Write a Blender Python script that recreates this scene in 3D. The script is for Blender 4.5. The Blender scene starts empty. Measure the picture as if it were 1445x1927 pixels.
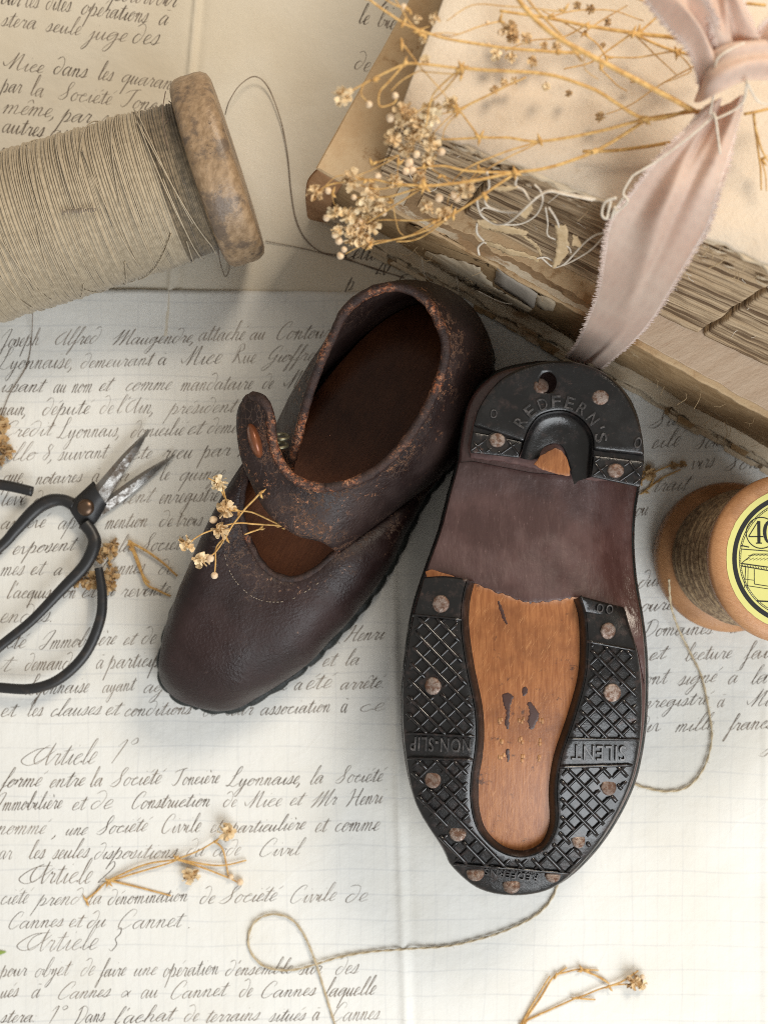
import bpy, bmesh, math, random
from mathutils import Vector, geometry, noise as mnoise
random.seed(7)
C = bpy.context.scene
COL = C.collection
S = 0.00013            # metres per unit; geometry below is laid out in units of 0.13 mm, x right, y down the table, h up
CX, CY, H = 722.5, 963.5, 2400.0

# ---------------------------------------------------------------- camera, light, exposure
cam_d = bpy.data.cameras.new('camera'); cam = bpy.data.objects.new('camera', cam_d); COL.objects.link(cam)
cam.location = (0, 0, H*S); cam.rotation_euler = (0, 0, 0)
cam_d.sensor_fit = 'VERTICAL'; cam_d.sensor_height = 24.0; cam_d.lens = 24.0*H/1927.0
cam_d.clip_start = 0.01; cam_d.clip_end = 20
cam_d.dof.use_dof = True; cam_d.dof.focus_distance = (H-305)*S; cam_d.dof.aperture_fstop = cam_d.lens/2.8
C.camera = cam
W = bpy.data.worlds.new('World'); C.world = W; W.use_nodes = True
W.node_tree.nodes['Background'].inputs[0].default_value = (1.0, 0.945, 0.86, 1)
W.node_tree.nodes['Background'].inputs[1].default_value = 0.36
def area(name, loc, target, sx, sy, power, col):
    d = bpy.data.lights.new(name, 'AREA'); d.shape = 'RECTANGLE'; d.size = sx; d.size_y = sy; d.energy = power; d.color = col
    o = bpy.data.objects.new(name, d); COL.objects.link(o); o.location = loc
    o.rotation_euler = (Vector(target)-Vector(loc)).to_track_quat('-Z', 'Y').to_euler()
area('window_light', (0.26, -0.46, 0.42), (0.02, -0.09, 0), 0.46, 0.46, 3.95, (0.92, 0.965, 1.0))
area('warm_light', (0.21, 0.34, 0.40), (0.05, 0.08, 0.03), 0.15, 0.15, 1.95, (1.0, 0.88, 0.72))
C.view_settings.view_transform = 'Standard'; C.view_settings.look = 'None'
C.view_settings.exposure = 0.12; C.view_settings.gamma = 1.0; C.view_settings.use_curve_mapping = False
C.render.engine = 'CYCLES'
C.cycles.use_denoising = False
C.cycles.max_bounces = 8; C.cycles.filter_width = 1.0

# ---------------------------------------------------------------- helpers
def U(px, py, h=0.0):                       # a point seen at (px, py), standing h above the table
    k = (H-h)/H
    return ((px-CX)*k, (py-CY)*k, h)
def lerp(a, b, t): return tuple(x+(y-x)*t for x, y in zip(a, b))
def catmull(pts, n=6, closed=False):
    out = []; N = len(pts)
    rng = range(N) if closed else range(N-1)
    for i in rng:
        if closed: p0, p1, p2, p3 = pts[i-1], pts[i], pts[(i+1) % N], pts[(i+2) % N]
        else: p0, p1, p2, p3 = pts[max(i-1, 0)], pts[i], pts[i+1], pts[min(i+2, N-1)]
        for k in range(n):
            t = k/n; t2 = t*t; t3 = t2*t
            out.append(tuple(0.5*(2*b+(c-a)*t+(2*a-5*b+4*c-d)*t2+(3*b-a-3*c+d)*t3) for a, b, c, d in zip(p0, p1, p2, p3)))
    if not closed: out.append(tuple(pts[-1]))
    return out
def nz(x, y, z=0.0, s=1.0): return mnoise.noise(Vector((x/s, y/s, z)))
def resample(pts, step, closed=True):
    P = [Vector(p[:2]) for p in pts]
    if closed: P.append(P[0])
    L = [0]
    for a, b in zip(P, P[1:]): L.append(L[-1]+(b-a).length)
    n = max(3, int(L[-1]/step)); out = []; j = 0
    for i in range(n if closed else n+1):
        d = L[-1]*i/n
        while j < len(L)-2 and L[j+1] < d: j += 1
        t = (d-L[j])/max(1e-9, L[j+1]-L[j]); out.append(tuple(P[j].lerp(P[j+1], t)))
    return out
def inside(p, poly):
    x, y = p; c = False; j = len(poly)-1
    for i in range(len(poly)):
        xi, yi = poly[i][:2]; xj, yj = poly[j][:2]
        if (yi > y) != (yj > y) and x < (xj-xi)*(y-yi)/(yj-yi)+xi: c = not c
        j = i
    return c
def sarea(poly): return 0.5*sum(a[0]*b[1]-b[0]*a[1] for a, b in zip(poly, poly[1:]+poly[:1]))
def inset(poly, d):
    n = len(poly); sg = 1 if sarea(poly) > 0 else -1; out = []
    for i in range(n):
        a, b = poly[i-1], poly[(i+1) % n]
        tx, ty = b[0]-a[0], b[1]-a[1]; l = math.hypot(tx, ty) or 1
        out.append((poly[i][0]-ty/l*d*sg, poly[i][1]+tx/l*d*sg))
    return out

class MB:
    def __init__(s): s.v = []; s.f = []
    def grid(s, rows, closed=False):
        b = len(s.v); m = len(rows[0])
        for r in rows: s.v.extend(r)
        for i in range(len(rows)-1):
            for j in range(m if closed else m-1):
                j2 = (j+1) % m
                s.f.append((b+i*m+j, b+i*m+j2, b+(i+1)*m+j2, b+(i+1)*m+j))
        return s
    def fan(s, ring, c):
        b = len(s.v); s.v.extend(ring); s.v.append(c); n = len(ring)
        for i in range(n): s.f.append((b+i, b+(i+1) % n, b+n))
        return s
    def tube(s, pts, r, seg=6, flat=1.0, cap=True, closed=False):
        P = [Vector(p[:3]) for p in pts]; n = len(P)
        R = r if isinstance(r, (list, tuple)) else [r]*n
        rows = []; up = None
        for i in range(n):
            t = (P[min(i+1, n-1)]-P[max(i-1, 0)]) if not closed else (P[(i+1) % n]-P[i-1])
            if t.length < 1e-9: t = Vector((1, 0, 0))
            t.normalize()
            if up is None: up = Vector((0, 0, 1)) if abs(t.z) < .9 else Vector((1, 0, 0))
            side = t.cross(up)
            if side.length < 1e-6: side = t.orthogonal()
            side.normalize(); up = side.cross(t).normalized()
            rows.append([tuple(P[i]+side*math.cos(a)*R[i]+up*math.sin(a)*R[i]*flat) for a in (2*math.pi*k/seg for k in range(seg))])
        if closed: rows.append(rows[0])
        s.grid(rows, True)
        if cap and not closed: s.fan(rows[0], tuple(P[0])); s.fan(rows[-1], tuple(P[-1]))
        return s
    def ball(s, c, rx, ry=None, rz=None, nu=12, nv=8, wob=0):
        ry = ry or rx; rz = rz or rx; rows = []
        for i in range(nv+1):
            th = math.pi*i/nv
            rows.append([(c[0]+rx*math.sin(th)*math.cos(2*math.pi*j/nu)*(1+wob*math.sin(5*2*math.pi*j/nu)), c[1]+ry*math.sin(th)*math.sin(2*math.pi*j/nu), c[2]+rz*math.cos(th)) for j in range(nu)])
        return s.grid(rows, True)
    def box(s, a, b):
        (x0, y0, z0), (x1, y1, z1) = a, b; k = len(s.v)
        s.v += [(x0, y0, z0), (x1, y0, z0), (x1, y1, z0), (x0, y1, z0), (x0, y0, z1), (x1, y0, z1), (x1, y1, z1), (x0, y1, z1)]
        s.f += [tuple(k+i for i in q) for q in ((0, 3, 2, 1), (4, 5, 6, 7), (0, 1, 5, 4), (1, 2, 6, 5), (2, 3, 7, 6), (3, 0, 4, 7))]
        return s
    def prism(s, bot, top):                  # two rings of equal length, capped (convex rings)
        n = len(bot); k = len(s.v); s.v += list(bot)+list(top)
        for i in range(n): s.f.append((k+i, k+(i+1) % n, k+n+(i+1) % n, k+n+i))
        s.f.append(tuple(k+i for i in range(n))[::-1]); s.f.append(tuple(k+n+i for i in range(n)))
        return s
    def plate(s, outline, zf, thick, step=10, bev=3, holes=(), mapf=U, jit=0):
        """a sheet with a rounded edge; outline and zf in picture units, mapf puts it into space"""
        o = resample(outline, step)
        if jit: o = [(x+random.uniform(-jit, jit), y+random.uniform(-jit, jit)) for x, y in o]
        ins = inset(o, bev)
        xs = [p[0] for p in o]; ys = [p[1] for p in o]
        pts = [Vector(p) for p in ins]; n = len(ins); edges = [(i, (i+1) % n) for i in range(n)]
        hs = []
        for hpoly in holes:
            hp = resample(hpoly, step*.7); b = len(pts); pts += [Vector(p) for p in hp]; edges += [(b+i, b+(i+1) % len(hp)) for i in range(len(hp))]; hs.append(hp)
        g = step*1.3; deep = inset(o, bev+step*.6); y = min(ys); row = 0
        while y < max(ys):
            x = min(xs)+(row % 2)*g*.5
            while x < max(xs):
                if inside((x, y), deep) and not any(inside((x, y), inset(hp, -step*.3)) for hp in hs): pts.append(Vector((x, y)))
                x += g
            y += g*.87; row += 1
        vo, eo, fo, *_ = geometry.delaunay_2d_cdt(pts, edges, [], 1 if not hs else 5 if False else 1, 1e-4)
        b = len(s.v); s.v += [mapf(p.x, p.y, zf(p.x, p.y)) for p in vo]
        for f in fo:
            cx = sum(vo[i].x for i in f)/3; cy = sum(vo[i].y for i in f)/3
            if any(inside((cx, cy), hp) for hp in hs): continue
            if not inside((cx, cy), ins): continue
            s.f.append(tuple(b+i for i in f))
        r0 = [mapf(x, y, zf(x, y)) for x, y in ins]
        r1 = [mapf(x, y, zf(x, y)-bev*.35) for x, y in inset(o, bev*.3)]
        r2 = [mapf(x, y, zf(x, y)-bev) for x, y in o]
        r3 = [mapf(x, y, zf(x, y)-thick) for x, y in o]
        s.grid([r0, r1, r2, r3], True)
        for hp in hs: s.grid([[mapf(x, y, zf(x, y)) for x, y in hp], [mapf(x, y, zf(x, y)-thick) for x, y in hp]], True)
        return s
    def build(s, name, mat, parent=None, smooth=True, weld=0.25, solid=0, sub=0, kind=None, auto=None):
        root = parent
        off = Vector((0, 0, 0))
        while root is not None:
            off = off+root.location; root = root.parent
        me = bpy.data.meshes.new(name)
        me.from_pydata([(x*S-off.x, -y*S-off.y, z*S-off.z) for x, y, z in s.v], [], s.f)
        bm = bmesh.new(); bm.from_mesh(me)
        if weld: bmesh.ops.remove_doubles(bm, verts=bm.verts, dist=weld*S)
        bmesh.ops.recalc_face_normals(bm, faces=bm.faces)
        for f in bm.faces: f.smooth = smooth
        bm.to_mesh(me); bm.free()
        if mat: me.materials.append(mat)
        o = bpy.data.objects.new(name, me); COL.objects.link(o)
        if parent is not None: o.parent = parent
        if solid:
            m = o.modifiers.new('thickness', 'SOLIDIFY'); m.thickness = solid*S; m.offset = 0
        if sub:
            m = o.modifiers.new('smooth', 'SUBSURF'); m.levels = sub; m.render_levels = sub
        if auto:
            me.set_sharp_from_angle(angle=math.radians(auto))
        if kind: o['kind'] = kind
        return o
def thing(name, label, cat, at=(0, 0, 0), group=None):
    o = bpy.data.objects.new(name, None); COL.objects.link(o); o.empty_display_size = .01
    o.location = (at[0]*S, -at[1]*S, at[2]*S); tag(o, label, cat, group); return o
def tag(o, label, cat, group=None):
    o['label'] = label; o['category'] = cat
    if group: o['group'] = group
    return o

# ---------------------------------------------------------------- materials
class NT:
    def __init__(s, name):
        s.m = bpy.data.materials.new(name); s.m.use_nodes = True; s.t = s.m.node_tree
        s.b = s.t.nodes['Principled BSDF']; s.co = s.t.nodes.new('ShaderNodeTexCoord').outputs['Object']
    def n(s, ty, **kw):
        x = s.t.nodes.new(ty)
        for k, v in kw.items(): setattr(x, k, v)
        return x
    def put(s, sock, v):
        if hasattr(v, 'is_linked'): s.t.links.new(v, sock)
        elif isinstance(v, (tuple, list)) and len(v) == 3 and sock.type == 'RGBA': sock.default_value = (*v, 1)
        else: sock.default_value = v
    def vec(s, st=(1, 1, 1), rot=(0, 0, 0), warp=None):
        src = s.co
        if any(rot):
            q = s.n('ShaderNodeMapping'); s.put(q.inputs[0], src); q.inputs['Rotation'].default_value = rot; src = q.outputs[0]
        m = s.n('ShaderNodeMapping'); s.put(m.inputs[0], src); m.inputs['Scale'].default_value = st
        if warp is None: return m.outputs[0]
        a = s.n('ShaderNodeVectorMath', operation='ADD'); s.put(a.inputs[0], m.outputs[0]); s.put(a.inputs[1], warp); return a.outputs[0]
    def noise(s, size, det=4, rough=.55, st=None, rot=(0, 0, 0), dist=0):
        x = s.n('ShaderNodeTexNoise'); s.put(x.inputs['Vector'], s.vec(st, rot) if st else s.co)
        x.inputs['Scale'].default_value = 1/(size*S); x.inputs['Detail'].default_value = det; x.inputs['Roughness'].default_value = rough; x.inputs['Distortion'].default_value = dist
        return x.outputs[0]
    def voro(s, size, feat='F1', st=None, rand=1):
        x = s.n('ShaderNodeTexVoronoi', feature=feat); s.put(x.inputs['Vector'], s.vec(st) if st else s.co)
        x.inputs['Scale'].default_value = 1/(size*S); x.inputs['Randomness'].default_value = rand
        return x.outputs[0]
    def rng(s, v, a, b, c=0.0, d=1.0):
        x = s.n('ShaderNodeMapRange', interpolation_type='SMOOTHSTEP')
        s.put(x.inputs[0], v)
        for i, q in enumerate((a, b, c, d)): x.inputs[i+1].default_value = q
        return x.outputs[0]
    def math(s, op, a, b=0.0, c=0.0):
        x = s.n('ShaderNodeMath', operation=op); s.put(x.inputs[0], a); s.put(x.inputs[1], b); s.put(x.inputs[2], c); return x.outputs[0]
    def mix(s, f, a, b, mode='MIX'):
        x = s.n('ShaderNodeMix', data_type='RGBA', blend_type=mode)
        s.put(x.inputs[0], f); s.put(x.inputs[6], a); s.put(x.inputs[7], b); return x.outputs[2]
    def bump(s, hgt, dist, strength=1.0, prev=None):
        x = s.n('ShaderNodeBump'); x.inputs['Strength'].default_value = strength; x.inputs['Distance'].default_value = dist*S
        s.put(x.inputs['Height'], hgt)
        if prev: s.put(x.inputs['Normal'], prev)
        return x.outputs[0]
    def xyz(s):
        x = s.n('ShaderNodeSeparateXYZ'); s.put(x.inputs[0], s.co); return x.outputs
    def fin(s, col=None, rough=None, normal=None, metal=None, spec=None, sheen=None, coat=None):
        if col is not None: s.put(s.b.inputs['Base Color'], col)
        if rough is not None: s.put(s.b.inputs['Roughness'], rough)
        if normal is not None: s.put(s.b.inputs['Normal'], normal)
        if metal is not None: s.put(s.b.inputs['Metallic'], metal)
        if spec is not None: s.put(s.b.inputs['Specular IOR Level'], spec)
        if sheen is not None: s.b.inputs['Sheen Weight'].default_value = sheen
        if coat is not None: s.b.inputs['Coat Weight'].default_value = coat; s.b.inputs['Coat Roughness'].default_value = .25
        return s.m

def paper_mat(name, base, dark, grid):
    t = NT(name)
    c = t.mix(t.rng(t.noise(420, 4), .40, .72), base, dark)
    c = t.mix(t.math('MULTIPLY', t.rng(t.noise(60, 5, .65), .58, .78), .35), c, dark)
    c = t.mix(t.math('MULTIPLY', t.rng(t.noise(5, 3, .7, st=(1, 2.5, 1)), .45, .8), .18), c, (dark[0]*.8, dark[1]*.78, dark[2]*.72))
    spot = t.rng(t.voro(170), .030, .016)
    c = t.mix(t.math('MULTIPLY', spot, t.rng(t.noise(300, 1), .5, .6)), c, (.22, .12, .05))
    if grid:
        x = t.xyz(); wob = t.math('MULTIPLY', t.math('SUBTRACT', t.noise(260, 1), .5), .5)
        for ax, per, w, amt in ((1, 46.5, .035, .24), (0, 23.2, .05, .12), (0, 92.8, .012, .14)):
            f = t.math('FRACT', t.math('ADD', t.math('DIVIDE', x[ax], per*S), wob))
            l = t.rng(t.math('ABSOLUTE', t.math('SUBTRACT', f, .5)), .5-w*1.3, .5-w*.3)
            br = t.rng(t.noise(90, 3), .3, .6, .35, 1)
            c = t.mix(t.math('MULTIPLY', t.math('MULTIPLY', l, amt), br), c, (.36, .38, .42))
    cre = t.rng(t.math('ABSOLUTE', t.math('SUBTRACT', t.noise(420, 3, .5), .5)), 0, .010, 1, 0)
    nrm = t.bump(cre, .5, .3); nrm = t.bump(t.noise(60, 4), 4.5, .7, nrm)
    nrm = t.bump(t.noise(3, 2), .5, .5, nrm)
    return t.fin(c, .75, nrm, spec=.25)
M = {}
M['paper'] = paper_mat('grid_paper', (.76, .756, .722), (.71, .69, .63), True)
M['old_paper'] = paper_mat('aged_paper', (.71, .655, .55), (.64, .565, .44), False)
t = NT('ink'); M['ink'] = t.fin(t.mix(t.math('ADD', t.math('MULTIPLY', t.noise(14, 3), .5), t.rng(t.noise(110, 2), .35, .65, -.1, .55)), (.075, .058, .047), (.27, .22, .175)), .7, spec=.2)
t = NT('table_wood'); M['table'] = t.fin(t.mix(t.noise(60, 5, st=(1, 8, 1)), (.16, .09, .05), (.25, .15, .08)), .5)

def leather(name, base, alt, worn, wear, cracks=True, rough=.42):
    t = NT(name)
    at = t.n('ShaderNodeAttribute', attribute_name='wear').outputs['Fac']
    big = t.noise(120, 4); c = t.mix(t.rng(big, .35, .7), base, alt)
    h = t.noise(5, 4, .6); grain = t.voro(7, 'DISTANCE_TO_EDGE')
    c = t.mix(t.math('MULTIPLY', t.rng(t.noise(20, 6, .75), .56, .68), .35), c, (alt[0]*1.7, alt[1]*1.7, alt[2]*1.7))
    sc = t.math('MULTIPLY', t.rng(t.noise(9, 6, .8), .60-wear*.12, .68-wear*.12), t.rng(t.math('ADD', t.noise(50, 4), t.math('MULTIPLY', at, .22)), .66-wear*.12, .80-wear*.12))
    c = t.mix(sc, c, worn)
    v = t.rng(t.math('ABSOLUTE', t.math('SUBTRACT', t.noise(24, 7, .72), .5)), .0, .020, 1, 0); v = t.math('MULTIPLY', v, t.rng(t.math('ADD', t.noise(80, 4), t.math('MULTIPLY', at, .30)), .68-wear*.12, .84-wear*.12))
    c = t.mix(t.math('MULTIPLY', v, .75), c, (worn[0]*.75, worn[1]*.85, worn[2]*.95))
    n = t.bump(h, 2.2, .6); n = t.bump(t.noise(42, 5, .6, st=(.8, 1.3, 1)), 4.5, .5, n); n = t.bump(v, -1.2, .5, n)
    if cracks:
        e = t.rng(t.math('ADD', t.voro(13, 'DISTANCE_TO_EDGE', st=(1.5, .8, 1)), t.math('MULTIPLY', t.noise(10, 3), .12)), .07, .13)
        cm = t.rng(t.noise(150, 2), .48, .6)
        c = t.mix(t.math('MULTIPLY', t.math('SUBTRACT', 1.0, e), t.math('MULTIPLY', cm, .30)), c, (.20, .12, .085))
        n = t.bump(t.math('MULTIPLY', e, cm), 1.6, .45, n)
    n = t.bump(grain, 1.0, .35, n)
    return t.fin(c, t.rng(t.noise(60, 4), .3, .7, rough-.08, rough+.14), n, spec=.36)
M['leather'] = leather('dark_leather', (.0155, .0075, .0072), (.030, .0150, .0140), (.34, .19, .12), .16, False, .45)
M['leather_strap'] = leather('cracked_leather', (.0165, .0085, .0075), (.034, .0185, .0155), (.40, .18, .09), .42, rough=.5)
def rim_mat(name, amt):
    t = NT(name)
    c = t.mix(t.rng(t.noise(18, 5, .7), .35, .65), (.022, .012, .011), (.055, .027, .020))
    w = t.math('MULTIPLY', t.rng(t.noise(6, 8, .85), .47, .56), t.rng(t.noise(85, 4, .65), .58-amt*.18, .70-amt*.18))
    c = t.mix(w, c, t.mix(t.rng(t.noise(9, 4, .7), .4, .6), (.36, .105, .035), (.50, .24, .13)))
    c = t.mix(t.math('MULTIPLY', t.rng(t.noise(4, 6, .9), .60, .66), .6), c, (.42, .27, .18))
    return t.fin(c, .5, t.bump(t.noise(5, 6, .8), 2.6, .8, t.bump(t.noise(16, 3), 3, .6)), spec=.4)
M['rim'] = rim_mat('worn_edge_leather', .55); M['rim_dark'] = rim_mat('dark_edge_leather', .35)
M['lining'] = leather('lining_leather', (.030, .014, .010), (.05, .022, .014), (.2, .09, .05), .1, False, .6)
M['welt'] = leather('welt_leather', (.012, .014, .013), (.025, .03, .028), (.12, .13, .12), .3, False, .45)
def wood(name, a, b, size=14, st=(6, .7, 1), rough=.45, scratch=None, bumpd=1.0, rot=(0, 0, 0)):
    t = NT(name)
    g = t.noise(size, 5, .6, st=st, rot=rot, dist=.6); c = t.mix(t.rng(g, .3, .7), a, b)
    c = t.mix(t.math('MULTIPLY', t.rng(t.noise(130, 5, .65), .42, .72), .75), c, (a[0]*.55, a[1]*.5, a[2]*.45))
    if scratch:
        c = t.mix(t.math('MULTIPLY', t.rng(t.noise(9, 4, .7, st=(5, .35, 1), rot=(0, 0, .5)), .58, .68), .6), c, scratch)
        c = t.mix(t.math('MULTIPLY', t.rng(t.noise(26, 5, .7), .61, .70), .8), c, (.05, .02, .012))
    n = t.bump(g, bumpd, .5); n = t.bump(t.noise(4, 3), .5, .4, n)
    return t.fin(c, rough, n)
M['sole_wood'] = wood('orange_wood', (.24, .082, .024), (.36, .145, .050), 16, (4, .4, 1), .40, (.50, .25, .105), .6)
M['footbed'] = wood('footbed_wood', (.12, .037, .014), (.19, .066, .026), 14, (5, .6, 1), .5, None, 1, (0, 0, .54))
M['spool_wood'] = wood('pale_spool_wood', (.40, .19, .080), (.52, .275, .130), 9, (1, 9, 1), .38, None, 1.2, (0, 0, .35))
M['old_wood'] = None
t = NT('grey_weathered_wood')
g = t.noise(16, 5, .65, st=(1.6, .9, 1), rot=(0, 0, .3)); c = t.mix(t.rng(g, .3, .7), (.24, .155, .085), (.40, .275, .165))
c = t.mix(t.math('MULTIPLY', t.rng(t.noise(55, 5, .7), .47, .62), .8), c, (.105, .078, .060))
c = t.mix(t.math('MULTIPLY', t.rng(t.noise(40, 6, .75), .60, .70), .85), c, (.035, .028, .026))
M['old_wood'] = t.fin(c, .42, t.bump(t.noise(5, 4), 1.2, .5, t.bump(g, 1.5, .5)))
t = NT('painted_shank')
c = t.mix(t.rng(t.noise(75, 6, .6), .38, .62), (.058, .027, .024), (.088, .045, .041))
c = t.mix(t.math('MULTIPLY', t.rng(t.noise(26, 5, .7, st=(2.6, .45, 1)), .50, .72), .28), c, (.15, .090, .080))
c = t.mix(t.math('MULTIPLY', t.rng(t.noise(7, 5, .8, st=(3, .5, 1)), .60, .70), .6), c, (.26, .165, .15))
n = t.bump(t.noise(5, 3, .6), .8, .45); n = t.bump(t.noise(50, 4, st=(1.8, .7, 1)), 7, .55, n); n = t.bump(t.noise(3, 2, st=(8, .4, 1)), .5, .35, n)
M['paint'] = t.fin(c, t.rng(t.noise(80, 3), .4, .6, .27, .42), n, spec=.7, coat=.1)
t = NT('black_rubber')
c = t.mix(t.rng(t.noise(28, 6, .72), .50, .66), (.0075, .0072, .0075), (.032, .022, .020))
c = t.mix(t.math('MULTIPLY', t.rng(t.noise(60, 6, .75), .61, .70), .8), c, (.13, .075, .06))
c = t.mix(t.math('MULTIPLY', t.rng(t.noise(6, 6, .85), .62, .72), .6), c, (.20, .19, .185))
M['rubber'] = t.fin(c, t.rng(t.noise(40, 4), .35, .65, .16, .34), t.bump(t.noise(6, 4, .7), 1.0, .55), spec=.5, coat=.2)
t = NT('highlight_rubber'); M['letter'] = t.fin(t.mix(t.rng(t.noise(9, 5, .7), .45, .65), (.030, .028, .028), (.10, .092, .09)), .3, spec=.6)  # paler grey, the highlights on the moulded letters painted into the colour
t = NT('rubber_pattern'); M['tread'] = t.fin(t.mix(t.rng(t.noise(9, 5, .7), .5, .65), (.008, .0075, .008), (.032, .022, .02)), .17, t.bump(t.noise(8, 3), .8, .4), spec=.6)
t = NT('rusty_nail')
oi = t.n('ShaderNodeObjectInfo'); ad = t.n('ShaderNodeVectorMath', operation='ADD'); t.put(ad.inputs[0], t.co); t.put(ad.inputs[1], oi.outputs['Random']); t.co = ad.outputs[0]
c = t.mix(t.rng(t.noise(9, 5, .7), .42, .60), (.33, .27, .235), (.15, .080, .052))
c = t.mix(t.math('MULTIPLY', oi.outputs['Random'], .55), c, (.10, .055, .038))
M['nail'] = t.fin(c, t.rng(t.noise(7, 3), .4, .6, .38, .65), t.bump(t.noise(5, 4, .7), 1.6, .7), metal=.55)
t = NT('copper_button'); M['copper'] = t.fin(t.mix(t.noise(25, 4), (.29, .095, .034), (.17, .052, .022)), .36, t.bump(t.noise(12, 3), .6, .3), metal=.35, coat=.4)
t = NT('brass_wire'); M['wire'] = t.fin((.22, .20, .13), .35, metal=.8)
t = NT('black_iron'); M['iron'] = t.fin(t.mix(t.rng(t.noise(22, 5), .5, .72), (.016, .016, .017), (.035, .028, .024)), .42, t.bump(t.noise(10, 4), .8, .4), spec=.5)
t = NT('rusted_steel')
r = t.rng(t.noise(22, 6, .7), .42, .68)
M['dark_steel'] = t.fin(t.mix(r, (.20, .185, .17), (.075, .05, .036)), .5, metal=.6)
M['steel'] = t.fin(t.mix(r, (.30, .29, .275), (.12, .09, .068)), t.rng(r, 0, 1, .30, .7), t.bump(t.noise(7, 4), .8, .5), metal=t.rng(r, 0, 1, .75, .2))
t = NT('pivot_brass'); M['brass'] = t.fin(t.mix(t.noise(14, 3), (.15, .095, .06), (.08, .05, .035)), .32, metal=.7)
def thread_mat(name, a, b):
    t = NT(name); return t.fin(t.mix(t.rng(t.noise(10, 4, .7), .35, .65), a, b), .55, sheen=.2, spec=.35)
M['thread'] = thread_mat('linen_thread', (.345, .28, .19), (.445, .37, .26))
M['dark_thread'] = thread_mat('dark_linen_thread', (.13, .10, .062), (.23, .175, .11))  # darker linen tone for the turns next to the flange
M['loose'] = thread_mat('loose_thread', (.42, .33, .20), (.58, .48, .32))
M['brown_thread'] = thread_mat('brown_thread', (.10, .065, .04), (.17, .11, .07))
M['spool_thread'] = thread_mat('bronze_thread', (.15, .088, .042), (.38, .265, .145))
M['stitch'] = thread_mat('old_stitch', (.20, .155, .115), (.32, .26, .20))
M['fray'] = thread_mat('white_fray', (.60, .51, .40), (.74, .66, .55))
M['stem'] = thread_mat('straw_stem', (.46, .245, .065), (.68, .43, .15))
M['petal'] = thread_mat('dry_petal', (.70, .53, .31), (.85, .72, .49))
t = NT('dry_petal'); oi = t.n('ShaderNodeObjectInfo').outputs['Random']
c = t.mix(t.rng(t.noise(9, 3, .7), .35, .65), (.68, .50, .28), (.86, .73, .50)); c = t.mix(t.math('MULTIPLY', oi, .75), c, (.60, .40, .20)); M['petal'] = t.fin(c, .7, spec=.2)
M['bud'] = thread_mat('dry_bud', (.66, .46, .28), (.80, .63, .43))
M['brownpetal'] = thread_mat('brown_flower', (.42, .26, .115), (.58, .40, .20))
t = NT('pink_ribbon')
w1 = t.n('ShaderNodeTexWave', bands_direction='DIAGONAL'); t.put(w1.inputs[0], t.vec((1, -.4, 0))); w1.inputs['Scale'].default_value = 1/(24*S)
w2 = t.n('ShaderNodeTexWave', bands_direction='DIAGONAL'); t.put(w2.inputs[0], t.vec((.5, 1, 0))); w2.inputs['Scale'].default_value = 1/(24*S)
wv = t.math('MULTIPLY', w1.outputs[1], w2.outputs[1])
c = t.mix(t.rng(t.noise(120, 3), .3, .7), (.72, .575, .47), (.78, .665, .555))
c = t.mix(t.math('MULTIPLY', wv, .14), c, (.46, .31, .26))
M['ribbon'] = t.fin(c, .6, t.bump(t.noise(60, 3), 4, .4), sheen=.15)
tr = t.n('ShaderNodeBsdfTranslucent'); tr.inputs[0].default_value = (.80, .45, .26, 1)
mx = t.n('ShaderNodeMixShader'); mx.inputs[0].default_value = .36
t.put(mx.inputs[1], t.b.outputs[0]); t.put(mx.inputs[2], tr.outputs[0]); t.put(t.t.nodes['Material Output'].inputs[0], mx.outputs[0])
t = NT('cover_paper')
c = t.mix(t.rng(t.noise(240, 5), .35, .7), (.66, .56, .44), (.60, .48, .355))
c = t.mix(t.math('MULTIPLY', t.rng(t.noise(45, 5, .7), .60, .74), .28), c, (.46, .33, .20))
c = t.mix(t.rng(t.voro(120), .022, .012), c, (.14, .08, .05))
M['cover'] = t.fin(c, .85, t.bump(t.noise(8, 4, .7), 2.2, .8, t.bump(t.noise(150, 3), 9, .6)), spec=.2)
def band(name, a, b, dk, ang, st=(1, 1, 1), size=24, thr=.56, lines=0):
    t = NT(name); g = t.noise(size, 6, .7, st=st, rot=(0, 0, ang))
    c = t.mix(t.rng(g, .3, .68), a, b)
    if lines: c = t.mix(t.math('MULTIPLY', t.rng(t.noise(9, 3, .7, st=(.03, .03, 1)), .45, .62), lines), c, dk)
    c = t.mix(t.math('MULTIPLY', t.rng(t.noise(size*2.2, 6, .75, st=(st[0], st[1], 1), rot=(0, 0, ang)), thr, thr+.1), .85), c, dk)
    return t.fin(c, .85, t.bump(t.noise(5, 4), 1.4, .6, t.bump(g, 2, .5)), spec=.15)
M['pages'] = band('page_edges', (.40, .28, .165), (.55, .42, .275), (.13, .08, .045), .42, (.10, 1.6, 1.6), 12, .58, .95)
M['torn'] = band('torn_board', (.52, .41, .28), (.64, .54, .40), (.32, .18, .08), .45, (.4, 1, 1), 30, .55)
M['brown_cover'] = band('tan_cover', (.50, .33, .18), (.58, .42, .25), (.30, .165, .07), .0, (1, 1, 1), 70, .53)
M['cloth'] = band('spine_cloth', (.28, .175, .085), (.40, .27, .145), (.52, .40, .25), .5, (.5, 1.6, 1.6), 18, .58)
M['darkpaper'] = band('browned_sheet', (.25, .155, .08), (.36, .24, .135), (.12, .07, .035), .45, (.5, 1, 1), 26, .56)
M['pinkpaper'] = band('endpaper', (.52, .38, .265), (.60, .46, .335), (.42, .27, .17), -.5, (.25, 1.6, 1), 18, .62)
M['fringe'] = thread_mat('ribbon_fringe', (.66, .50, .43), (.78, .64, .56))
M['stain'] = t = NT('dark_stain').fin((.050, .020, .015), .4)
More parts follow.
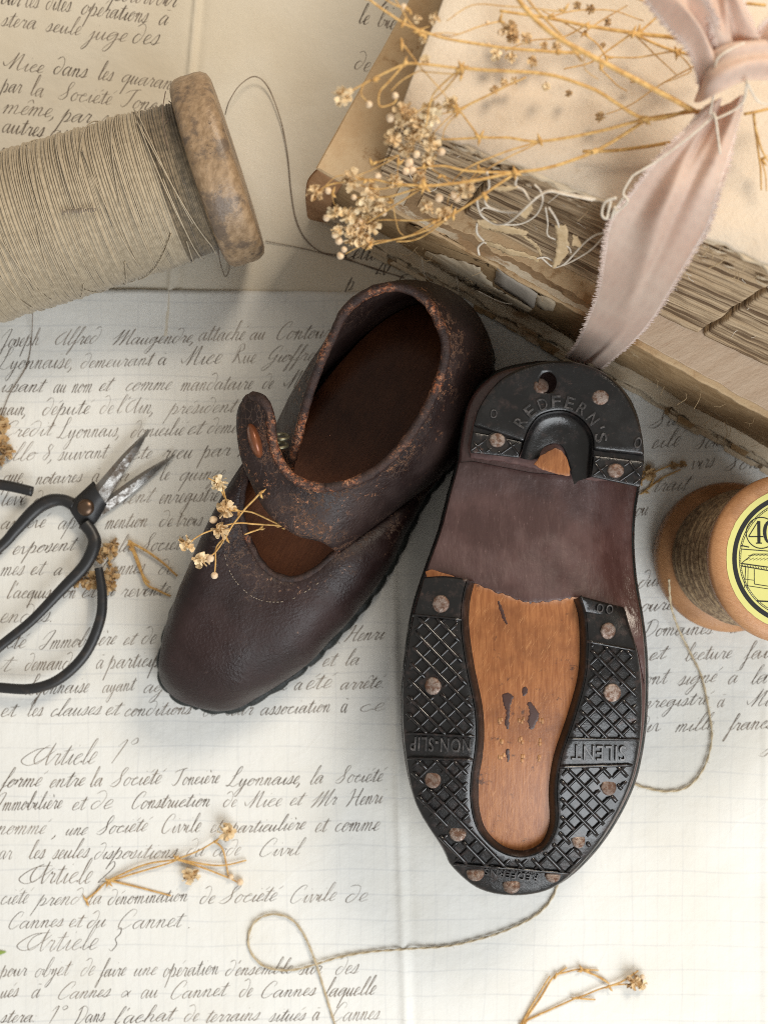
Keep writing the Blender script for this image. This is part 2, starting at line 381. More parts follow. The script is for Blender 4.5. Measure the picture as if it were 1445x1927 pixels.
M['scrap'] = band('cloth_scrap', (.50, .36, .20), (.62, .47, .29), (.36, .23, .11), .3, (1, 1, 1), 12, .6)
M['greypaper'] = band('grey_label_paper', (.36, .315, .26), (.44, .385, .32), (.46, .40, .33), 0, (1, 1, 1), 60, .6)
t = NT('label_yellow'); M['yellow'] = t.fin(t.mix(t.noise(40, 4), (.65, .645, .225), (.57, .55, .20)), .28, t.bump(t.noise(30, 3), 2, .3), coat=.4)
t = NT('label_black'); M['black'] = t.fin((.015, .016, .018), .3, coat=.3)
t = NT('hole_dark'); M['dark'] = t.fin((.012, .008, .006), .8)
t = NT('leaf_green'); M['leaf'] = t.fin((.25, .34, .07), .6)
# ---------------------------------------------------------------- the table and the letters
tb = MB().box((-1100, -1250, -60), (1100, 1250, -6)); tb.build('tabletop', M['table'], kind='structure', smooth=False)

def foldx(y): return 14 + (y-80)*0.0305          # where the fold of the grid letter runs (x at y)
def z_low(x, y):
    z = 5.0 + 2.2*nz(x, y, 1.3, 330) + 1.1*nz(x, y, 5.1, 130)
    d = abs(x-foldx(y)); z += 5.5*math.exp(-(d/7.0)**2) - 2.0*math.exp(-((x-foldx(y)-16)/9.0)**2)
    d2 = abs(x-716); z += 3.0*math.exp(-(d2/5.0)**2)
    e = y+412-.012*x; z += 2.5*math.exp(-(e/60.0)**2)
    return z
def z_up(x, y):
    xf = -352 + (y+963)*-0.09
    z = 0.6 + 1.0*nz(x, y, 2.3, 300) + .8*nz(x, y, 9.1, 120)
    z += 7.0*math.exp(-(abs(x-xf)/4.5)**2)-2.5*math.exp(-((x-xf-12)/8.0)**2)
    return z
def sheet(name, label, x0, x1, ytop, ybot, zf, mat, n=(110, 110)):
    r = thing(name, label, 'letter', ((x0+x1)/2, (ytop(0)+ybot)/2, 0))
    rows = []
    for j in range(n[1]+1):
        row = []
        for i in range(n[0]+1):
            x = x0+(x1-x0)*i/n[0]; yt = ytop(x); y = yt+(ybot-yt)*(j/n[1])
            row.append((x, y, zf(x, y)))
        rows.append(row)
    MB().grid(rows).build('paper', mat, r, weld=0, solid=0.8)
    return r
upper = sheet('handwritten_letter', 'yellowed letter lying under the big thread spool and books, its lines sloping', -860, 900, lambda x: -1120, -330, z_up, M['old_paper'], (420, 90))
lower = sheet('handwritten_letter', 'pale squared letter under both shoes and scissors, folded down the middle', -900, 905, lambda x: -412+.012*x+1.2*nz(x, 0, 0, 60), 1110, z_low, M['paper'], (330, 170))

# cursive pen strokes: every letter is a run of points (x, y) in x-heights; '|' lifts the pen after a letter
G = {
 'a': (1.15, [(.75,.85),(.5,1.0),(.2,.75),(.1,.35),(.3,0),(.6,.3),(.85,.98),(.78,.3),(.92,0),(1.15,.3)]),
 'b': (1.05, [(.1,.2),(.5,1.2),(.62,2.1),(.42,2.2),(.3,1.3),(.28,.2),(.5,0),(.8,.35),(.72,.85),(.95,.75),(1.1,.8)]),
 'c': (.85, [(.65,.8),(.5,1.0),(.2,.7),(.15,.25),(.42,0),(.85,.3)]),
 'e': (.75, [(.05,.2),(.5,.6),(.55,.95),(.32,1.0),(.15,.5),(.3,0),(.75,.25)]),
 'f': (.75, [(.1,.2),(.55,1.3),(.7,2.1),(.5,2.2),(.4,1.2),(.3,-.9),(.12,-1.2),(.12,-.7),(.45,.1),(.8,.3)]),
 'g': (1.15, [(.75,.85),(.5,1.0),(.2,.75),(.1,.35),(.3,.05),(.6,.35),(.85,.98),(.75,-.6),(.45,-1.3),(.2,-1.0),(.7,-.1),(1.15,.35)]),
 'h': (1.15, [(.1,.2),(.5,1.3),(.6,2.1),(.42,2.2),(.32,1.2),(.25,0),(.35,.6),(.62,1),(.8,.8),(.75,.2),(.92,0),(1.2,.3)]),
 'i': (.65, [(.05,.2),(.35,.95),(.3,.2),(.45,0),(.7,.3)]),
 'j': (.6, [(.05,.2),(.35,.95),(.3,-.6),(.05,-1.3),(-.1,-1.0),(.3,-.1),(.65,.35)]),
 'l': (.7, [(.1,.2),(.5,1.3),(.6,2.1),(.42,2.2),(.3,1.2),(.28,.2),(.48,0),(.75,.3)]),
 'm': (1.45, [(0,.5),(.2,1),(.26,.8),(.2,0),(.3,.6),(.55,1),(.66,.8),(.6,0),(.7,.6),(.95,1),(1.07,.8),(1.02,.2),(1.18,0),(1.45,.3)]),
 'n': (1.05, [(0,.5),(.2,1),(.26,.8),(.2,0),(.3,.6),(.55,1),(.68,.8),(.62,.2),(.8,0),(1.05,.3)]),
 'o': (.92, [(.6,.9),(.4,1.0),(.15,.65),(.15,.2),(.38,0),(.68,.35),(.62,.92),(.7,.8),(.95,.85)]),
 'p': (1.1, [(0,.4),(.28,1.5),(.2,.2),(.08,-1.3),(.2,.2),(.5,1),(.8,.8),(.75,.2),(.5,.02),(.85,.05),(1.1,.3)]),
 'q': (1.1, [(.75,.85),(.5,1.0),(.2,.75),(.1,.35),(.3,.05),(.6,.35),(.85,.98),(.75,-1.3),(.8,-.3),(1.1,.3)]),
 'r': (.85, [(0,.3),(.3,1.05),(.36,.85),(.62,.9),(.55,.2),(.7,0),(.9,.3)]),
 's': (.75, [(0,.15),(.42,1.1),(.52,.5),(.35,0),(.12,.1),(.45,.05),(.8,.25)]),
 't': (.7, [(.05,.2),(.42,1.7),(.32,.2),(.48,0),(.75,.3)]),
 'u': (1.1, [(0,.3),(.2,.95),(.18,.2),(.38,0),(.62,.5),(.75,.95),(.72,.2),(.88,0),(1.12,.3)]),
 'v': (.95, [(0,.5),(.2,1),(.3,.3),(.42,0),(.7,.6),(.72,1),(.8,.8),(1.0,.85)]),
 'x': (.95, [(0,.6),(.25,1),(.4,.5),(.55,0),(.95,.3)]),
 'y': (1.05, [(0,.3),(.2,.95),(.2,.2),(.4,.05),(.72,.95),(.62,-.6),(.35,-1.3),(.12,-1.0),(.6,-.1),(1.05,.35)]),
 'z': (.85, [(.1,.9),(.6,.95),(.2,.3),(.5,.1),(.35,-.9),(.1,-1.1),(.4,-.1),(.85,.3)]),
}
LIFT = {
 'd': (1.0, [(.65,.85),(.35,.95),(.1,.5),(.25,.02),(.6,.15),(.85,.9),(.75,1.7),(.35,2.1),(-.05,1.85)]),
 'A': (1.7, [(.9,1.7),(.3,1.3),(.1,.6),(.5,.1),(1.1,.7),(1.35,2.0),(1.3,.8),(1.45,0),(1.7,.3)]),
 'C': (1.5, [(1.2,1.5),(1.3,2.1),(.8,2.2),(.3,1.3),(.3,.3),(.8,0),(1.4,.6)]),
 'D': (1.7, [(.5,2.0),(.4,.6),(.2,.05),(.8,0),(1.5,.8),(1.4,1.9),(.7,2.2),(0,1.7)]),
 'E': (1.3, [(1.1,1.9),(.7,2.2),(.4,1.7),(.8,1.2),(.3,.9),(.3,.1),(.8,0),(1.2,.5)]),
 'F': (1.4, [(-.2,1.6),(.3,2.1),(1.4,2.2),(.9,2.0),(.7,.6),(.3,0),(-.1,.3)]),
 'G': (1.5, [(1.2,1.5),(1.3,2.1),(.8,2.2),(.3,1.3),(.4,.6),(.9,.6),(1.2,1.1),(1.0,-.3),(.5,-1.0),(.2,-.6),(1.3,.4)]),
 'H': (1.7, [(-.1,1.5),(.4,2.1),(.4,.8),(.1,0),(.5,1.0),(1.2,1.2),(1.4,2.1),(1.2,.6),(1.4,0),(1.7,.3)]),
 'I': (1.2, [(-.2,1.2),(.2,1.9),(.9,2.2),(.7,1.0),(.3,0),(-.2,.3),(.4,.6)]),
 'J': (1.2, [(-.2,1.2),(.2,1.9),(.9,2.2),(.7,.6),(.4,-1.0),(0,-1.2),(.2,-.4),(1.2,.4)]),
 'L': (1.4, [(.2,1.3),(.9,1.9),(.9,2.5),(.6,2.4),(.5,1.0),(.2,.1),(-.1,.2),(.4,.15),(.9,0),(1.4,.4)]),
 'M': (2.1, [(-.3,.8),(.1,1.2),(.5,2.1),(.3,.8),(.1,0),(.8,1.4),(1.1,2.1),(1.0,.6),(.9,0),(1.5,1.5),(1.75,2.1),(1.65,.5),(1.8,0),(2.1,.3)]),
 'N': (1.6, [(-.5,.8),(-.1,.3),(.4,1.2),(.6,2.2),(.5,.8),(.4,0),(.8,1.4),(1.15,2.1),(1.1,.5),(1.25,0),(1.6,.3)]),
 'P': (1.3, [(.6,2.0),(.4,.6),(.1,-.1),(.3,.8),(.3,1.9),(.9,2.2),(1.2,1.6),(.6,1.1)]),
 'R': (1.5, [(.6,2.0),(.4,.6),(.1,0),(.3,1.0),(.3,1.9),(.9,2.2),(1.1,1.6),(.5,1.2),(1.0,.3),(1.2,0),(1.5,.3)]),
 'S': (1.3, [(-.1,.3),(.6,1.0),(1.1,2.0),(.8,2.3),(.6,1.6),(.8,.6),(.4,0),(-.2,.2)]),
 '1': (.7, [(.1,1.5),(.45,2.1),(.3,0)]), '2': (.9, [(.1,1.6),(.4,2.1),(.7,1.6),(.1,.1),(.4,.2),(.9,.05)]),
 '3': (.9, [(.15,1.9),(.5,2.1),(.65,1.6),(.35,1.15),(.7,.6),(.4,0),(.05,.2)]),
 '8': (.9, [(.6,1.8),(.3,2.1),(.2,1.6),(.6,.8),(.4,0),(.1,.4),(.5,1.1),(.65,1.8)]),
 '0': (.8, [(.4,2),(.1,1),(.35,0),(.65,1),(.42,2)]),
 '&': (1.2, [(1.0,.9),(.6,.3),(.2,.1),(.1,.6),(.5,.8),(1.0,.1)]),
 ',': (.4, [(.2,.1),(.2,-.15),(0,-.5)]), '.': (.4, [(.15,.02),(.24,.1),(.2,0)]), "'": (.3, [(.25,2.0),(.15,1.6)]),
 ':': (.4, [(.15,.02),(.24,.1),(.2,0)]), '-': (1.2, [(0,.5),(1.1,.55)]), '*': (.5, [(.2,1.6),(.05,1.9),(.25,2.15),(.4,1.9),(.2,1.6)]),
}
ACC = {'é': 'e', 'è': 'e', 'à': 'a', 'ê': 'e', 'ç': 'c'}
class Pen:
    def __init__(s, zf, seed): s.mb = MB(); s.zf = zf; s.k = 0; s.r = random.Random(seed)
    def stroke(s, pts, w):
        if len(pts) < 2: return
        c = catmull(pts, 5); s.k += 1; dz = .55+.0007*(s.k % 300)
        L = []; R = []
        for i, p in enumerate(c):
            a, b = c[max(i-1, 0)], c[min(i+1, len(c)-1)]
            tx, ty = b[0]-a[0], b[1]-a[1]; l = math.hypot(tx, ty) or 1
            down = max(0, ty/l); ww = w*(.40+.75*down**1.3)*(.85+.3*nz(p[0], p[1], 3, 25))
            if i < 2 or i > len(c)-3: ww *= .6
            nx, ny = -ty/l*ww, tx/l*ww
            L.append((p[0]+nx, p[1]+ny, s.zf(p[0], p[1])+dz)); R.append((p[0]-nx, p[1]-ny, s.zf(p[0], p[1])+dz))
        s.mb.grid([L, R])
    def text(s, txt, x0, y0, x1, y1, xh=15.0, slant=.52, w=.92):
        # lay out in x-height units, then stretch along the base line
        slant += s.r.uniform(-.09, .09); xh *= s.r.uniform(.90, 1.10); w *= s.r.uniform(.85, 1.15); y1 += s.r.uniform(-1.5, 1.5)
        runs = []; cur = []; x = 0.0; marks = []
        rr = s.r
        for ch in txt:
            if ch == ' ':
                if cur: runs.append(cur); cur = []
                x += 1.0; continue
            base = ACC.get(ch, ch); v = 1+rr.uniform(-.10, .10)
            if base in G:
                adv, pts = G[base]; cur += [(x+px*v, py*(1+rr.uniform(-.05, .05))+rr.uniform(-.04, .04)) for px, py in pts]
            else:
                adv, pts = LIFT.get(base, LIFT['-'])
                if cur: runs.append(cur); cur = []
                runs.append([(x+px*v, py*(1+rr.uniform(-.05, .05))) for px, py in pts])
            if ch in 'éè': marks.append([(x+.45, 1.45), (x+.75, 1.85)] if ch == 'é' else [(x+.35, 1.8), (x+.6, 1.45)])
            if ch == 'ê': marks.append([(x+.2, 1.4), (x+.5, 1.8), (x+.75, 1.4)])
            if ch == 'à': marks.append([(x+.3, 1.6), (x+.8, 1.55)])
            if base in 'ij': marks.append([(x+.5, 1.6), (x+.56, 1.7)])
            if base == 't': marks.append([(x-.1, 1.2), (x+.35, 1.22), (x+.8, 1.3)])
            if ch == ':': marks.append([(x+.2, .8), (x+.28, .88)])
            x += adv*v
        if cur: runs.append(cur)
        tot = max(x, .5); ux, uy = (x1-x0)/tot, (y1-y0)/tot
        xs = ux/xh
        for run in runs+marks:
            q = []
            for px, py in run:
                X = x0+ux*px+slant*py*xh*min(1.0, max(.6, xs)); Y = y0+uy*px-py*xh
                a, b, _ = U(X, Y, 3); q.append((a, b))
            s.stroke(q, w)
pl = Pen(z_low, 3); ink_l = pl.mb
for a in [
 ('Joseph', 0, 655, 72, 650), ('Alfred', 100, 651, 182, 648), ('Maugendre,', 212, 650, 365, 644), ('attaché', 372, 642, 458, 640), ('au', 468, 640, 497, 639), ('Contour', 515, 640, 620, 636),
 ('Lyonnaise,', -6, 696, 138, 692), ('demeurant', 150, 694, 285, 687), ('à', 296, 687, 312, 686), ('Nice', 345, 688, 415, 685), ('Rue', 436, 683, 480, 682), ('Gioffret', 496, 684, 600, 678),
 ('issant', 0, 738, 80, 737), ('au nom', 100, 739, 172, 738), ('et', 184, 737, 206, 735), ('comme', 234, 736, 320, 734), ('mandataire', 338, 736, 474, 733), ('de', 492, 732, 512, 731), ('N', 536, 732, 560, 730),
 ('main,', -5, 782, 50, 780), ('député', 78, 782, 168, 779), ('de', 186, 779, 212, 778), ("l'Ain,", 216, 778, 290, 777), ('président', 316, 780, 440, 774), ('du', 452, 772, 480, 771),
 ('Crédit', -4, 824, 96, 820), ('Lyonnais,', 108, 826, 226, 822), ('domicilié', 244, 824, 345, 819), ('et', 350, 818, 378, 817), ('demeure', 388, 816, 480, 814),
 ('illo', 8, 868, 66, 866), ('8,', 78, 866, 100, 866), ('suivant', 108, 867, 200, 862), ('acte', 228, 866, 285, 862), ('reçu', 304, 864, 360, 861), ('par', 378, 862, 432, 858), ('M', 446, 860, 480, 858),
 ('que,', 4, 910, 46, 908), ('notaires', 66, 912, 154, 906), ('à', 172, 908, 186, 907), ('la', 214, 906, 240, 904), ('le', 298, 904, 318, 903), ('quinze', 336, 905, 420, 900),
 ('levé', 0, 952, 48, 950), ('du', 60, 952, 90, 950), ('ment', 214, 950, 284, 945), ('enregistré', 298, 948, 410, 942),
 ('annexé', 0, 996, 84, 992), ('après', 108, 996, 176, 992), ('mention', 196, 996, 276, 992), ('de', 298, 991, 324, 990), ('trois', 330, 990, 380, 988),
 ('s', -2, 1044, 6, 1044), ('exposent', 22, 1044, 140, 1036), ('que', 172, 1042, 212, 1040), ('la', 220, 1040, 246, 1036), ('Société', 264, 1038, 350, 1034),
 ('mes', 0, 1084, 44, 1082), ('et', 56, 1082, 82, 1081), ('a', 100, 1083, 116, 1082), ('Cannes', 184, 1084, 270, 1078), ('de', 296, 1081, 322, 1080),
 ("l'acquisition", 12, 1126, 142, 1124), ('et', 152, 1124, 180, 1123), ('la', 186, 1124, 214, 1122), ('revente', 226, 1124, 318, 1120),
 ('endus.', -2, 1172, 100, 1170),
 ('iété', 0, 1220, 48, 1218), ('Immobilière', 76, 1222, 216, 1214), ('et', 230, 1214, 252, 1213), ('de', 264, 1212, 292, 1211),
 ('t', 0, 1262, 20, 1262), ('demande', 46, 1262, 140, 1258), ('à', 180, 1258, 194, 1257), ('participer', 202, 1258, 320, 1254),
 ('Lyonnaise', 48, 1308, 166, 1302), ('ayant', 192, 1304, 252, 1300), ('agréé', 268, 1304, 350, 1300), ('s,', 494, 1298, 516, 1298), ('il a', 520, 1298, 566, 1298), ('été', 572, 1298, 622, 1296), ('arrêté.', 638, 1298, 722, 1294),
 ('et', 0, 1348, 30, 1347), ('les', 50, 1348, 80, 1347), ('clauses', 94, 1348, 188, 1346), ('et', 196, 1346, 224, 1345), ('conditions', 232, 1348, 358, 1344), ('de leur', 380, 1348, 474, 1344), ('association', 488, 1346, 620, 1340), ('à', 640, 1340, 652, 1340), ('ce', 672, 1340, 722, 1338),
 ('M.', 612, 1212, 640, 1210), ('Henri', 646, 1208, 720, 1202), ('tion', 552, 1256, 588, 1254), ('et la', 604, 1254, 674, 1250),
 ('formé', 0, 1482, 76, 1478), ('entre', 92, 1482, 158, 1477), ('la', 168, 1480, 192, 1478), ('Société', 210, 1480, 302, 1474), ('Foncière', 324, 1478, 412, 1474), ('Lyonnaise,', 426, 1480, 566, 1474), ('la', 580, 1476, 606, 1473), ('Société', 632, 1474, 718, 1470),
 ('Immobilière', -12, 1526, 116, 1521), ('et', 134, 1524, 160, 1522), ('de', 168, 1522, 210, 1521), ('Construction', 244, 1522, 394, 1517), ('de', 418, 1518, 444, 1517), ('Nice', 464, 1520, 528, 1516), ('et', 542, 1516, 566, 1515), ('Mr', 584, 1520, 630, 1515), ('Henri', 650, 1518, 718, 1510),
 ('nommé', -8, 1570, 84, 1568), (', une', 102, 1572, 162, 1569), ('Société', 184, 1570, 276, 1564), ('Civile', 300, 1568, 376, 1564), ('et', 394, 1567, 414, 1566), ('particulière', 432, 1568, 572, 1562), ('et comme', 590, 1566, 712, 1562),
 ('ar', -2, 1616, 22, 1615), ('les', 52, 1616, 84, 1614), ('seules', 98, 1616, 166, 1612), ('dispositions', 176, 1616, 330, 1612), ('du', 348, 1612, 384, 1611), ('code', 398, 1612, 450, 1609), ('Civil', 482, 1612, 562, 1608),
 ('ciété', 0, 1702, 52, 1700), ('prend', 68, 1704, 148, 1700), ('la', 164, 1702, 190, 1700), ('dénomination', 202, 1702, 352, 1696), ('de', 374, 1700, 402, 1699), ('Société', 414, 1700, 518, 1694), ('Civile', 540, 1700, 630, 1694), ('de', 646, 1698, 690, 1695),
 ('Cannes', 12, 1748, 118, 1744), ('et', 128, 1744, 154, 1744), ('du', 162, 1746, 198, 1744), ('Cannet', 216, 1748, 340, 1742), ('.', 352, 1746, 360, 1746),
 ('pour', 0, 1838, 50, 1836), ('objet', 64, 1838, 128, 1834), ('de', 150, 1836, 176, 1835), ('faire', 186, 1838, 236, 1834), ('une', 250, 1836, 294, 1834), ('opération', 306, 1838, 410, 1832), ("d'ensemble", 422, 1836, 548, 1830), ('sur', 560, 1834, 604, 1832), ('des', 628, 1834, 672, 1830),
 ('ués', 0, 1878, 34, 1876), ('à', 58, 1878, 74, 1877), ('Cannes', 104, 1880, 206, 1874), ('&', 226, 1877, 244, 1876), ('au', 264, 1878, 296, 1876), ('Cannet', 316, 1880, 424, 1872), ('de', 448, 1876, 472, 1875), ('Cannes', 486, 1878, 592, 1872), ('laquelle', 608, 1876, 704, 1870),
 ('stera:', 0, 1924, 66, 1922), ('1*', 86, 1926, 118, 1924), ('Dans', 140, 1926, 196, 1922), ("l'achat", 212, 1926, 324, 1920), ('de', 344, 1922, 372, 1921), ('terrains', 384, 1924, 486, 1918), ('situés', 504, 1922, 572, 1918), ('à', 586, 1920, 600, 1919), ('Cannes', 620, 1922, 712, 1916),
]: pl.text(*a)
for a in [('Article', 58, 1440, 178, 1436, 20), ('1*', 202, 1436, 240, 1434, 20), ('Article', 52, 1662, 170, 1660, 20), ('2', 184, 1660, 202, 1660, 20), ('Article', 46, 1790, 182, 1786, 20), ('3', 204, 1788, 220, 1787, 20)]: pl.text(*a)
for x, y in ((42, 1440), (38, 1662), (34, 1788)):
    q = [U(x+dx, y+dy, 3)[:2] for dx, dy in ((62, -34), (30, -30), (0, -10), (14, 0), (44, -14), (66, -30))]; pl.stroke(q, 1.0)
pl.mb = MB()
for a in [('Suri', 1222, 806, 1300, 796), ('eilé', 1222, 846, 1276, 840), ('Son', 1306, 846, 1352, 840), ('virs', 1296, 884, 1340, 880), ('Sont', 1362, 886, 1440, 880), ('trait', 1224, 926, 1290, 921), ('ou', 1192, 972, 1216, 970),
 ('dun', 1196, 1108, 1250, 1100), ('oure', 1202, 1152, 1262, 1148), ('Domaines', 1206, 1198, 1338, 1192), ('re', 1366, 1192, 1386, 1191), ('et', 1216, 1244, 1250, 1238), ('lecture', 1284, 1244, 1374, 1237), ('faite', 1396, 1242, 1470, 1236),
 ('ont', 1206, 1290, 1252, 1284), ('signé', 1272, 1290, 1344, 1282), ('à', 1366, 1288, 1384, 1286), ('la', 1408, 1288, 1440, 1284), ('enregistré', 1196, 1334, 1330, 1326), ('à', 1346, 1332, 1360, 1330), ('Nice', 1406, 1330, 1470, 1326),
 ('dix', 1190, 1380, 1240, 1376), ('mille', 1266, 1378, 1338, 1372), ('francs', 1366, 1376, 1450, 1370), ('Signé', 1428, 1424, 1500, 1414)]: pl.text(*a, w=.95)

ink_l.build('handwriting', M['ink'], lower, weld=0); pl.mb.build('handwriting', M['ink'], lower, weld=0)
pu = Pen(z_up, 5); ink_l = pu.mb
for a in [('our', 0, 6, 36, 10), ('les dites', 44, 12, 132, 22), ('opérations', 150, 26, 275, 42), ('à', 296, 46, 314, 48), ('stera', 0, 48, 66, 54), ('seule', 84, 58, 150, 66), ('juge', 164, 72, 236, 78), ('des', 246, 80, 298, 84),
 ('pourvoir', 208, 0, 330, 12), ('Nice', 10, 128, 80, 138), ('dans', 98, 138, 162, 146), ('les', 182, 148, 210, 152), ('quarante', 226, 154, 340, 170), ('par', 0, 172, 38, 176), ('la', 54, 178, 80, 182), ('Société', 110, 186, 208, 196), ('Foncière', 226, 200, 340, 214),
 ('même,', 2, 212, 104, 222), ('par', 112, 228, 168, 232), ('suite', 186, 234, 256, 242), ('autres', 2, 248, 80, 258), ('associés', 92, 260, 200, 272), ('société', -4, 294, 66, 296),
 ('P. la', 715, 12, 786, 22), ('le bien', 672, 42, 758, 58), ('de', 664, 128, 694, 136), ('aux', 700, 230, 740, 236), ('cette', 646, 486, 706, 490), ('que', 728, 486, 780, 492), ('20', 706, 516, 728, 518), ('Etienne', 744, 532, 870, 548), ('p', 648, 546, 664, 546)]:
    if a[0] in ('P. la', 'cette'): pu.mb.build('handwriting', M['ink'], upper, weld=0); pu.mb = MB()
    pu.text(*a, xh=16, w=1.25)
pu.mb.build('handwriting', M['ink'], upper, weld=0)
# ---------------------------------------------------------------- the upright shoe
def sec(b, t, hb, ht, out, n=10, f1=.6, f2=.45, dip=6):
    """curve of the leather from the welt b to the top edge t"""
    B = Vector((*b, hb)); T = Vector((*t, ht)); d = ht-hb
    o = Vector((out[0], out[1], 0))
    c1 = B+Vector((0, 0, d*f1))+o; c2 = T+Vector((B.x-T.x, B.y-T.y, 0))*f2+Vector((0, 0, -dip))+o*.5
    r = []
    for i in range(n+1):
        u = i/n; q = B*(1-u)**3+c1*3*u*(1-u)**2+c2*3*u*u*(1-u)+T*u**3; r.append(tuple(q))
    return r
shoe = thing('leather_clog', 'upright dark brown leather clog with bar strap, copper button and open throat', 'shoe', U(600, 960, 4))
base_px = [(378,1322),(430,1328),(480,1307),(560,1255),(630,1188),(690,1118),(735,1048),(765,985),(800,922),(850,860),(890,790),(912,735),(916,690),(905,642),(870,595),(815,572),(755,585),(690,630),(625,700),(572,770),(520,835),(470,905),(428,965),(392,1030),(362,1095),(334,1160),(316,1220),(312,1270),(335,1304)]
base = [U(x, y, 40)[:2] for x, y in catmull(base_px, 4, True)]
ctr = U(610, 950, 40)
mb = MB()
ring = lambda d, h: [(x, y, h) for x, y in inset(base, d)]
mb.grid([ring(14, 6), ring(5, 10), ring(3, 28), ring(6, 48)], True); mb.fan(ring(14, 6), (ctr[0], ctr[1], 6))
mb.build('sole', M['footbed'], shoe)
fb = MB(); r1 = ring(5, 84); rows = [ring(8, 50), r1]
for k in range(1, 5): rows.append([lerp(p, (ctr[0], ctr[1], 78), k/4) for p in r1])
fb.grid(rows, True).build('footbed', M['footbed'], shoe)
w = MB(); n = len(base); path = []; rad = []
bb = resample(catmull(inset(base, -6), 2, True), 5); L = len(bb)
for i, (x, y) in enumerate(bb):
    ph = (i*5 % 44)/44.0; path.append((x, y, 34)); rad.append(7.0+5.0*math.sin(math.pi*ph)**.6+1.5*nz(x, y, 0, 15))
w.tube(path+[path[0]], rad+[rad[0]], 8).build('welt', M['welt'], shoe)

def outw(bpts):
    o = []
    for i, p in enumerate(bpts):
        a, b = bpts[max(0, i-1)], bpts[min(len(bpts)-1, i+1)]
        tx, ty = b[0]-a[0], b[1]-a[1]; l = math.hypot(tx, ty) or 1; nx, ny = ty/l, -tx/l
        if nx*(p[0]-ctr[0])+ny*(p[1]-ctr[1]) < 0: nx, ny = -nx, -ny
        o.append((nx, ny))
    return o
# (base x, base y, base h, top x, top y, top h)
VST = [(852,862,44,851,866,72),(800,922,44,785,930,104),(765,985,44,700,988,165),(735,1050,44,640,1036,205),(690,1118,44,606,1064,208),(630,1188,44,574,1083,206),(560,1255,44,546,1090,204),(480,1307,44,520,1084,204),(430,1328,44,503,1073,205),(378,1322,44,488,1056,208),(335,1304,44,476,1035,210),(312,1270,44,466,1012,214),(316,1220,44,459,990,218),(334,1160,44,454,968,222),(362,1095,44,455,945,226),(392,1030,44,458,918,229),(428,965,44,464,893,228),(468,906,44,474,872,222),(515,842,44,500,850,210)]
st = catmull(VST, 5)
bw = [U(a, b, c) for a, b, c, *_ in st]; tw = [U(d, e, f) for *_, d, e, f in st]; ow = outw(bw)
def vamp_rows(off=0.0):
    rows = []
    for i, (b, t, o) in enumerate(zip(bw, tw, ow)):
        d = t[2]-b[2]; k = min(1, d/150)
        rows.append(sec(b[:2], t[:2], b[2], t[2], (o[0]*9*k, o[1]*9*k), 16, .80, .50, -6*k))
    for r in rows:
        for j, p in enumerate(r):
            e = 2.4*nz(p[0], p[1], p[2]/60, 60)+.9*nz(p[0], p[1], p[2]/20, 18); r[j] = (p[0]+e, p[1]+e, p[2]+e*.8)
    return rows
vr = vamp_rows()
def wear(o, edge, reach):
    off = o.parent.location; E = [Vector((p[0]*S, -p[1]*S, p[2]*S))-off for p in edge]
    a = o.data.attributes.new('wear', 'FLOAT', 'POINT')
    for i, v in enumerate(o.data.vertices): a.data[i].value = max(0.0, 1-min((v.co-e).length for e in E)/(reach*S))
vamp = MB().grid(vr).build('vamp', M['leather'], shoe, solid=11, sub=1)
wear(vamp, [r[-1] for r in vr], 75)
def edge_tube(name, pts, r, mat, parent, jit=1.2):
    q = resample3(pts, 5); m = MB()
    m.tube(q, [r*(1+.18*nz(p[0], p[1], 7, 14)+.12*nz(p[0], p[1], 3, 5)) for p in q], 10)
    return m.build(name, mat, parent)
def resample3(pts, step):
    P = [Vector(p) for p in pts]; L = [0]
    for a, b in zip(P, P[1:]): L.append(L[-1]+(b-a).length)
    n = max(2, int(L[-1]/step)); out = []; j = 0
    for i in range(n+1):
        d = L[-1]*i/n
        while j < len(L)-2 and L[j+1] < d: j += 1
        t = (d-L[j])/max(1e-9, L[j+1]-L[j]); out.append(tuple(P[j].lerp(P[j+1], t)))
    return out
edge_tube('throat_edge', [r[-1] for r in vr][14:], 6.5, M['rim_dark'], shoe)

QST = [(510,882,120,545,882,215),(515,845,60,552,855,235),(532,805,45,563,810,258),(560,760,45,588,722,290),(618,695,45,622,640,318),(690,630,45,655,580,335),(755,585,45,700,549,342),(815,572,45,750,540,346),(870,595,45,798,562,346),(905,642,45,829,612,342),(916,690,45,838,662,336),(912,735,45,824,724,326),(890,790,45,790,790,316),(852,860,50,750,845,307),(785,922,108,700,890,302),(706,980,172,650,911,301),(640,1030,212,612,917,301)]
SST = [(640,1030,212,612,917,301),(622,1022,236,600,917,301),(606,1012,250,580,913,301),(560,1002,266,552,900,302),(515,968,274,528,874,305),(487,925,272,515,838,312),(467,882,270,511,803,320),(457,845,272,508,778,324),(453,800,276,500,760,327),(456,772,284,490,750,325),(466,758,300,478,746,318)]
def wall(sta, o_amt, tw=1.0):
    s_ = catmull(sta, 5); b = [U(*q[:3]) for q in s_]; t_ = [U(*q[3:]) for q in s_]; o = outw(b); rows = []
    for i in range(len(s_)):
        k = o_amt if not callable(o_amt) else o_amt(i/(len(s_)-1))
        r = sec(b[i][:2], t_[i][:2], b[i][2], t_[i][2], (o[i][0]*k, o[i][1]*k), 14, .45, .35, 30*min(1, k/12))
        rows.append([(p[0]+1.6*nz(p[0], p[1], p[2]/50, 50), p[1]+1.6*nz(p[1], p[0], p[2]/50, 50), p[2]) for p in r])
    return rows
allr = wall(QST+SST[1:], lambda u: 8+10*max(0, math.sin(math.pi*min(1, u*1.75)))**.6)
nq = (len(QST)-1)*5+1
